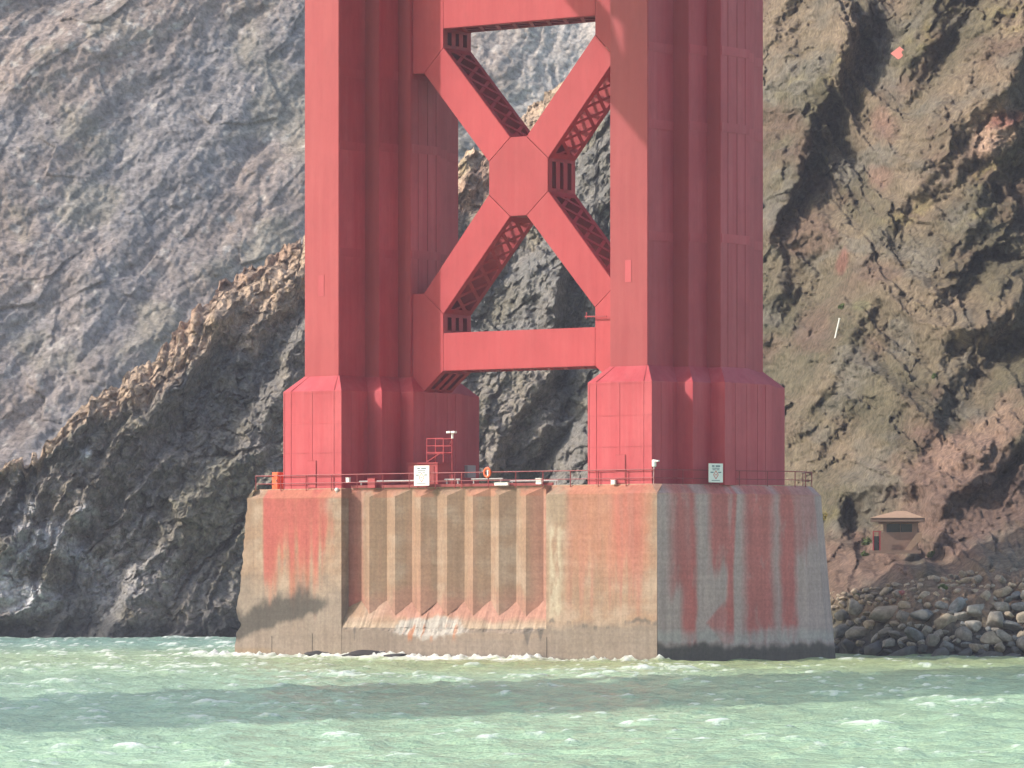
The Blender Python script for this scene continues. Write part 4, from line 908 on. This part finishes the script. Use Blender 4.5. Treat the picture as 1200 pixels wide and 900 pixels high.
# ------------------------------------------------------------------ hut, marker board, post and shrubs on the slope
def wthing(name, label, cat, loc, rz=0.0, group=None):
    o = bpy.data.objects.new(name, None); col.objects.link(o); o.location = loc; o.rotation_euler.z = rz; return tag(o, label, cat, group)
M['tanwall'] = simple('tan_plaster', (0.26, 0.17, 0.13), 0.85, 0.2, 4.0); M['tanroof'] = simple('tan_roof', (0.37, 0.24, 0.165), 0.85, 0.2, 3.0)
HY = 371.5; hutx = (1052 - 600) / F_PX * HY; hz = CAM_H + (HORIZON - 645) / F_PX * HY
h = wthing('lookout_hut', 'small tan hut with hipped roof and window band on the slope', 'hut', (hutx, HY, hz), R(-6))
wl = MB().box((0.0, 1.4, 0.70), (3.0, 2.8, 1.40)).build('wall', M['tanwall'], h)
MB().box((1.3, 1.4, 1.725), (0.40, 2.8, 0.65)).build('pier', M['tanwall'], wl); MB().box((-0.98, 1.4, 1.725), (0.26, 2.8, 0.65)).build('pier', M['tanwall'], wl); MB().box((0, 1.4, 2.13), (3.0, 2.8, 0.16)).build('lintel', M['tanwall'], wl)
wn = MB().box((0.13, 0.35, 1.725), (1.96, 0.04, 0.64)).build('window', M['dark'], h); MB().box((0.2, 0.31, 1.725), (0.05, 0.05, 0.64)).build('mullion', M['tanwall'], wn)
rf = MB().prism([(-2.05, -0.55), (2.0, -0.55), (2.0, 3.3), (-2.05, 3.3)], 2.215, 2.5).build('roof', M['tanwall'], h)
e = [(-2.1, -0.62, 2.502), (2.05, -0.62, 2.502), (2.05, 3.35, 2.502), (-2.1, 3.35, 2.502), (-0.2, 1.3, 3.05), (0.6, 1.3, 3.05)]
MB().add(e, [(0, 1, 5, 4), (1, 2, 5), (2, 3, 4, 5), (3, 0, 4), (0, 3, 2, 1)]).build('roof_slope', M['tanroof'], rf)
MB().slab([(0.45, -0.1), (1.5, 1.35), (1.85, 1.35), (1.85, 0.9), (0.95, -0.1)], -0.7, -0.25).build('parapet', M['tanroof'], h)
MB().box((-0.2, -0.3, -0.12), (4.0, 1.4, 0.24)).build('floor_slab', M['tanwall'], h)
for x in (-1.85, -1.35): MB().bar((x, -0.45, 0), (x, -0.45, 1.5), 0.10, 0.10).build('post', M['maroon'], h)
MB().bar((-1.9, -0.45, 1.45), (-1.25, -0.45, 1.45), 0.08, 0.08).build('post', M['maroon'], h); MB().box((-1.65, 0.5, 0.55), (0.5, 1.0, 1.1)).build('door', M['dark'], h)
p = cliff_hit(1051, 63)
M['pink'] = simple('faded_red_board', (0.70, 0.22, 0.20), 0.6, 0.06)
t = wthing('marker_board', 'faded pink diamond marker board high on the right slope', 'marker', (p[0], p[1] - 1.2, p[2] - 0.9), R(-20))
MB().slab([(-0.75, 0.92), (0, 0.32), (0.78, 0.95), (0.1, 1.52)], -0.04, 0.04).build('board', M['pink'], t); MB().tube((0, 0.1, -0.8), (0, 0.1, 1.0), 0.05).build('post', M['grey'], t)
p = cliff_hit(980, 386)
t = wthing('white_post', 'leaning white post stuck in the right slope', 'post', (p[0], p[1] - 0.5, p[2] - 0.75))
MB().tube((-0.22, 0, -0.3), (0.2, 0, 1.55), 0.075).build('shaft', M['white'], t); MB().tube((0.2, 0, 1.55), (0.215, 0, 1.63), 0.09).build('cap', M['white'], t)
def leafmat(name, rgb):
    m = simple(name, rgb, 0.8, 0.35, 2.0); return m
M['leaf'] = leafmat('shrub_leaf', (0.10, 0.15, 0.035)); M['leafy'] = leafmat('yellow_shrub_leaf', (0.27, 0.22, 0.05)); M['wood'] = simple('shrub_stem', (0.10, 0.07, 0.05))
def shrub(px, py, wd, ht, mat, label):
    p = cliff_hit(px, py); t = wthing('shrub', label, 'shrub', (p[0], p[1] - 0.35, p[2] - ht * 0.4), 0, 'shrubs on the right slope')
    vs, fs = [], []
    for k in range(420):
        a, r_, q = rnd.uniform(0, 6.28), math.sqrt(rnd.random()), rnd.random()
        lob = 0.75 + 0.25 * math.sin(3 * a + px); c = Vector((wd / 2 * r_ * math.cos(a) * lob, wd / 3 * r_ * math.sin(a), ht * (0.1 + 0.9 * q * (1 - 0.6 * r_ * r_))))
        d1 = Vector((rnd.uniform(-1, 1), rnd.uniform(-1, 1), rnd.uniform(-0.6, 1))).normalized() * 0.09; d2 = d1.cross(Vector((rnd.uniform(-1, 1), rnd.uniform(-1, 1), rnd.uniform(-1, 1)))).normalized() * 0.045
        n = len(vs); vs += [c - d1, c + d2, c + d1, c - d2]; fs.append((n, n + 1, n + 2, n + 3))
    m = bpy.data.meshes.new('foliage'); m.from_pydata([tuple(v) for v in vs], [], fs); m.materials.append(mat); link('foliage', m, t)
    MB().tube((0, 0, -0.3), (0.05, 0, ht * 0.6), 0.05, 0.02, 6).build('stem', M['wood'], t)
for a in ((965, 607, 1.5, 0.9, M['leafy'], 'yellowish shrub beside the top right edge of the pier'), (1017, 637, 1.0, 0.9, M['leaf'], 'green shrub just left of the hut'), (1013, 650, 0.9, 0.6, M['leaf'], 'low green shrub below and left of the hut'),
          (1093, 650, 1.1, 0.6, M['leaf'], 'green shrub on the rocks right of the hut'), (1103, 688, 0.8, 0.45, M['leaf'], 'small green shrub above the riprap bank'), (1004, 697, 0.6, 0.3, M['leaf'], 'tiny green tuft on the dirt near the pier'),
          (1094, 440, 0.5, 0.45, M['leaf'], 'small bright shrub halfway up the right slope'), (986, 360, 0.9, 0.5, M['leaf'], 'green tuft under the red stained rocks')): shrub(*a)

# ------------------------------------------------------------------ air
hm = bpy.data.materials.new('sea_haze'); hm.use_nodes = True; N = hm.node_tree.nodes; L = hm.node_tree.links
for n_ in list(N):
    if n_.type == 'BSDF_PRINCIPLED': N.remove(n_)
pv = N.new('ShaderNodeVolumePrincipled'); pv.inputs['Color'].default_value = (0.80, 0.82, 1.0, 1); pv.inputs['Density'].default_value = 0.00016; pv.inputs['Anisotropy'].default_value = 0.0
L.new(pv.outputs[0], [n_ for n_ in N if n_.type == 'OUTPUT_MATERIAL'][0].inputs['Volume'])
hm.cycles.homogeneous_volume = True
hz_ = MB().box((0, 400, 55), (5200, 3000, 122)).build('haze', hm); tag(hz_, kind='stuff')
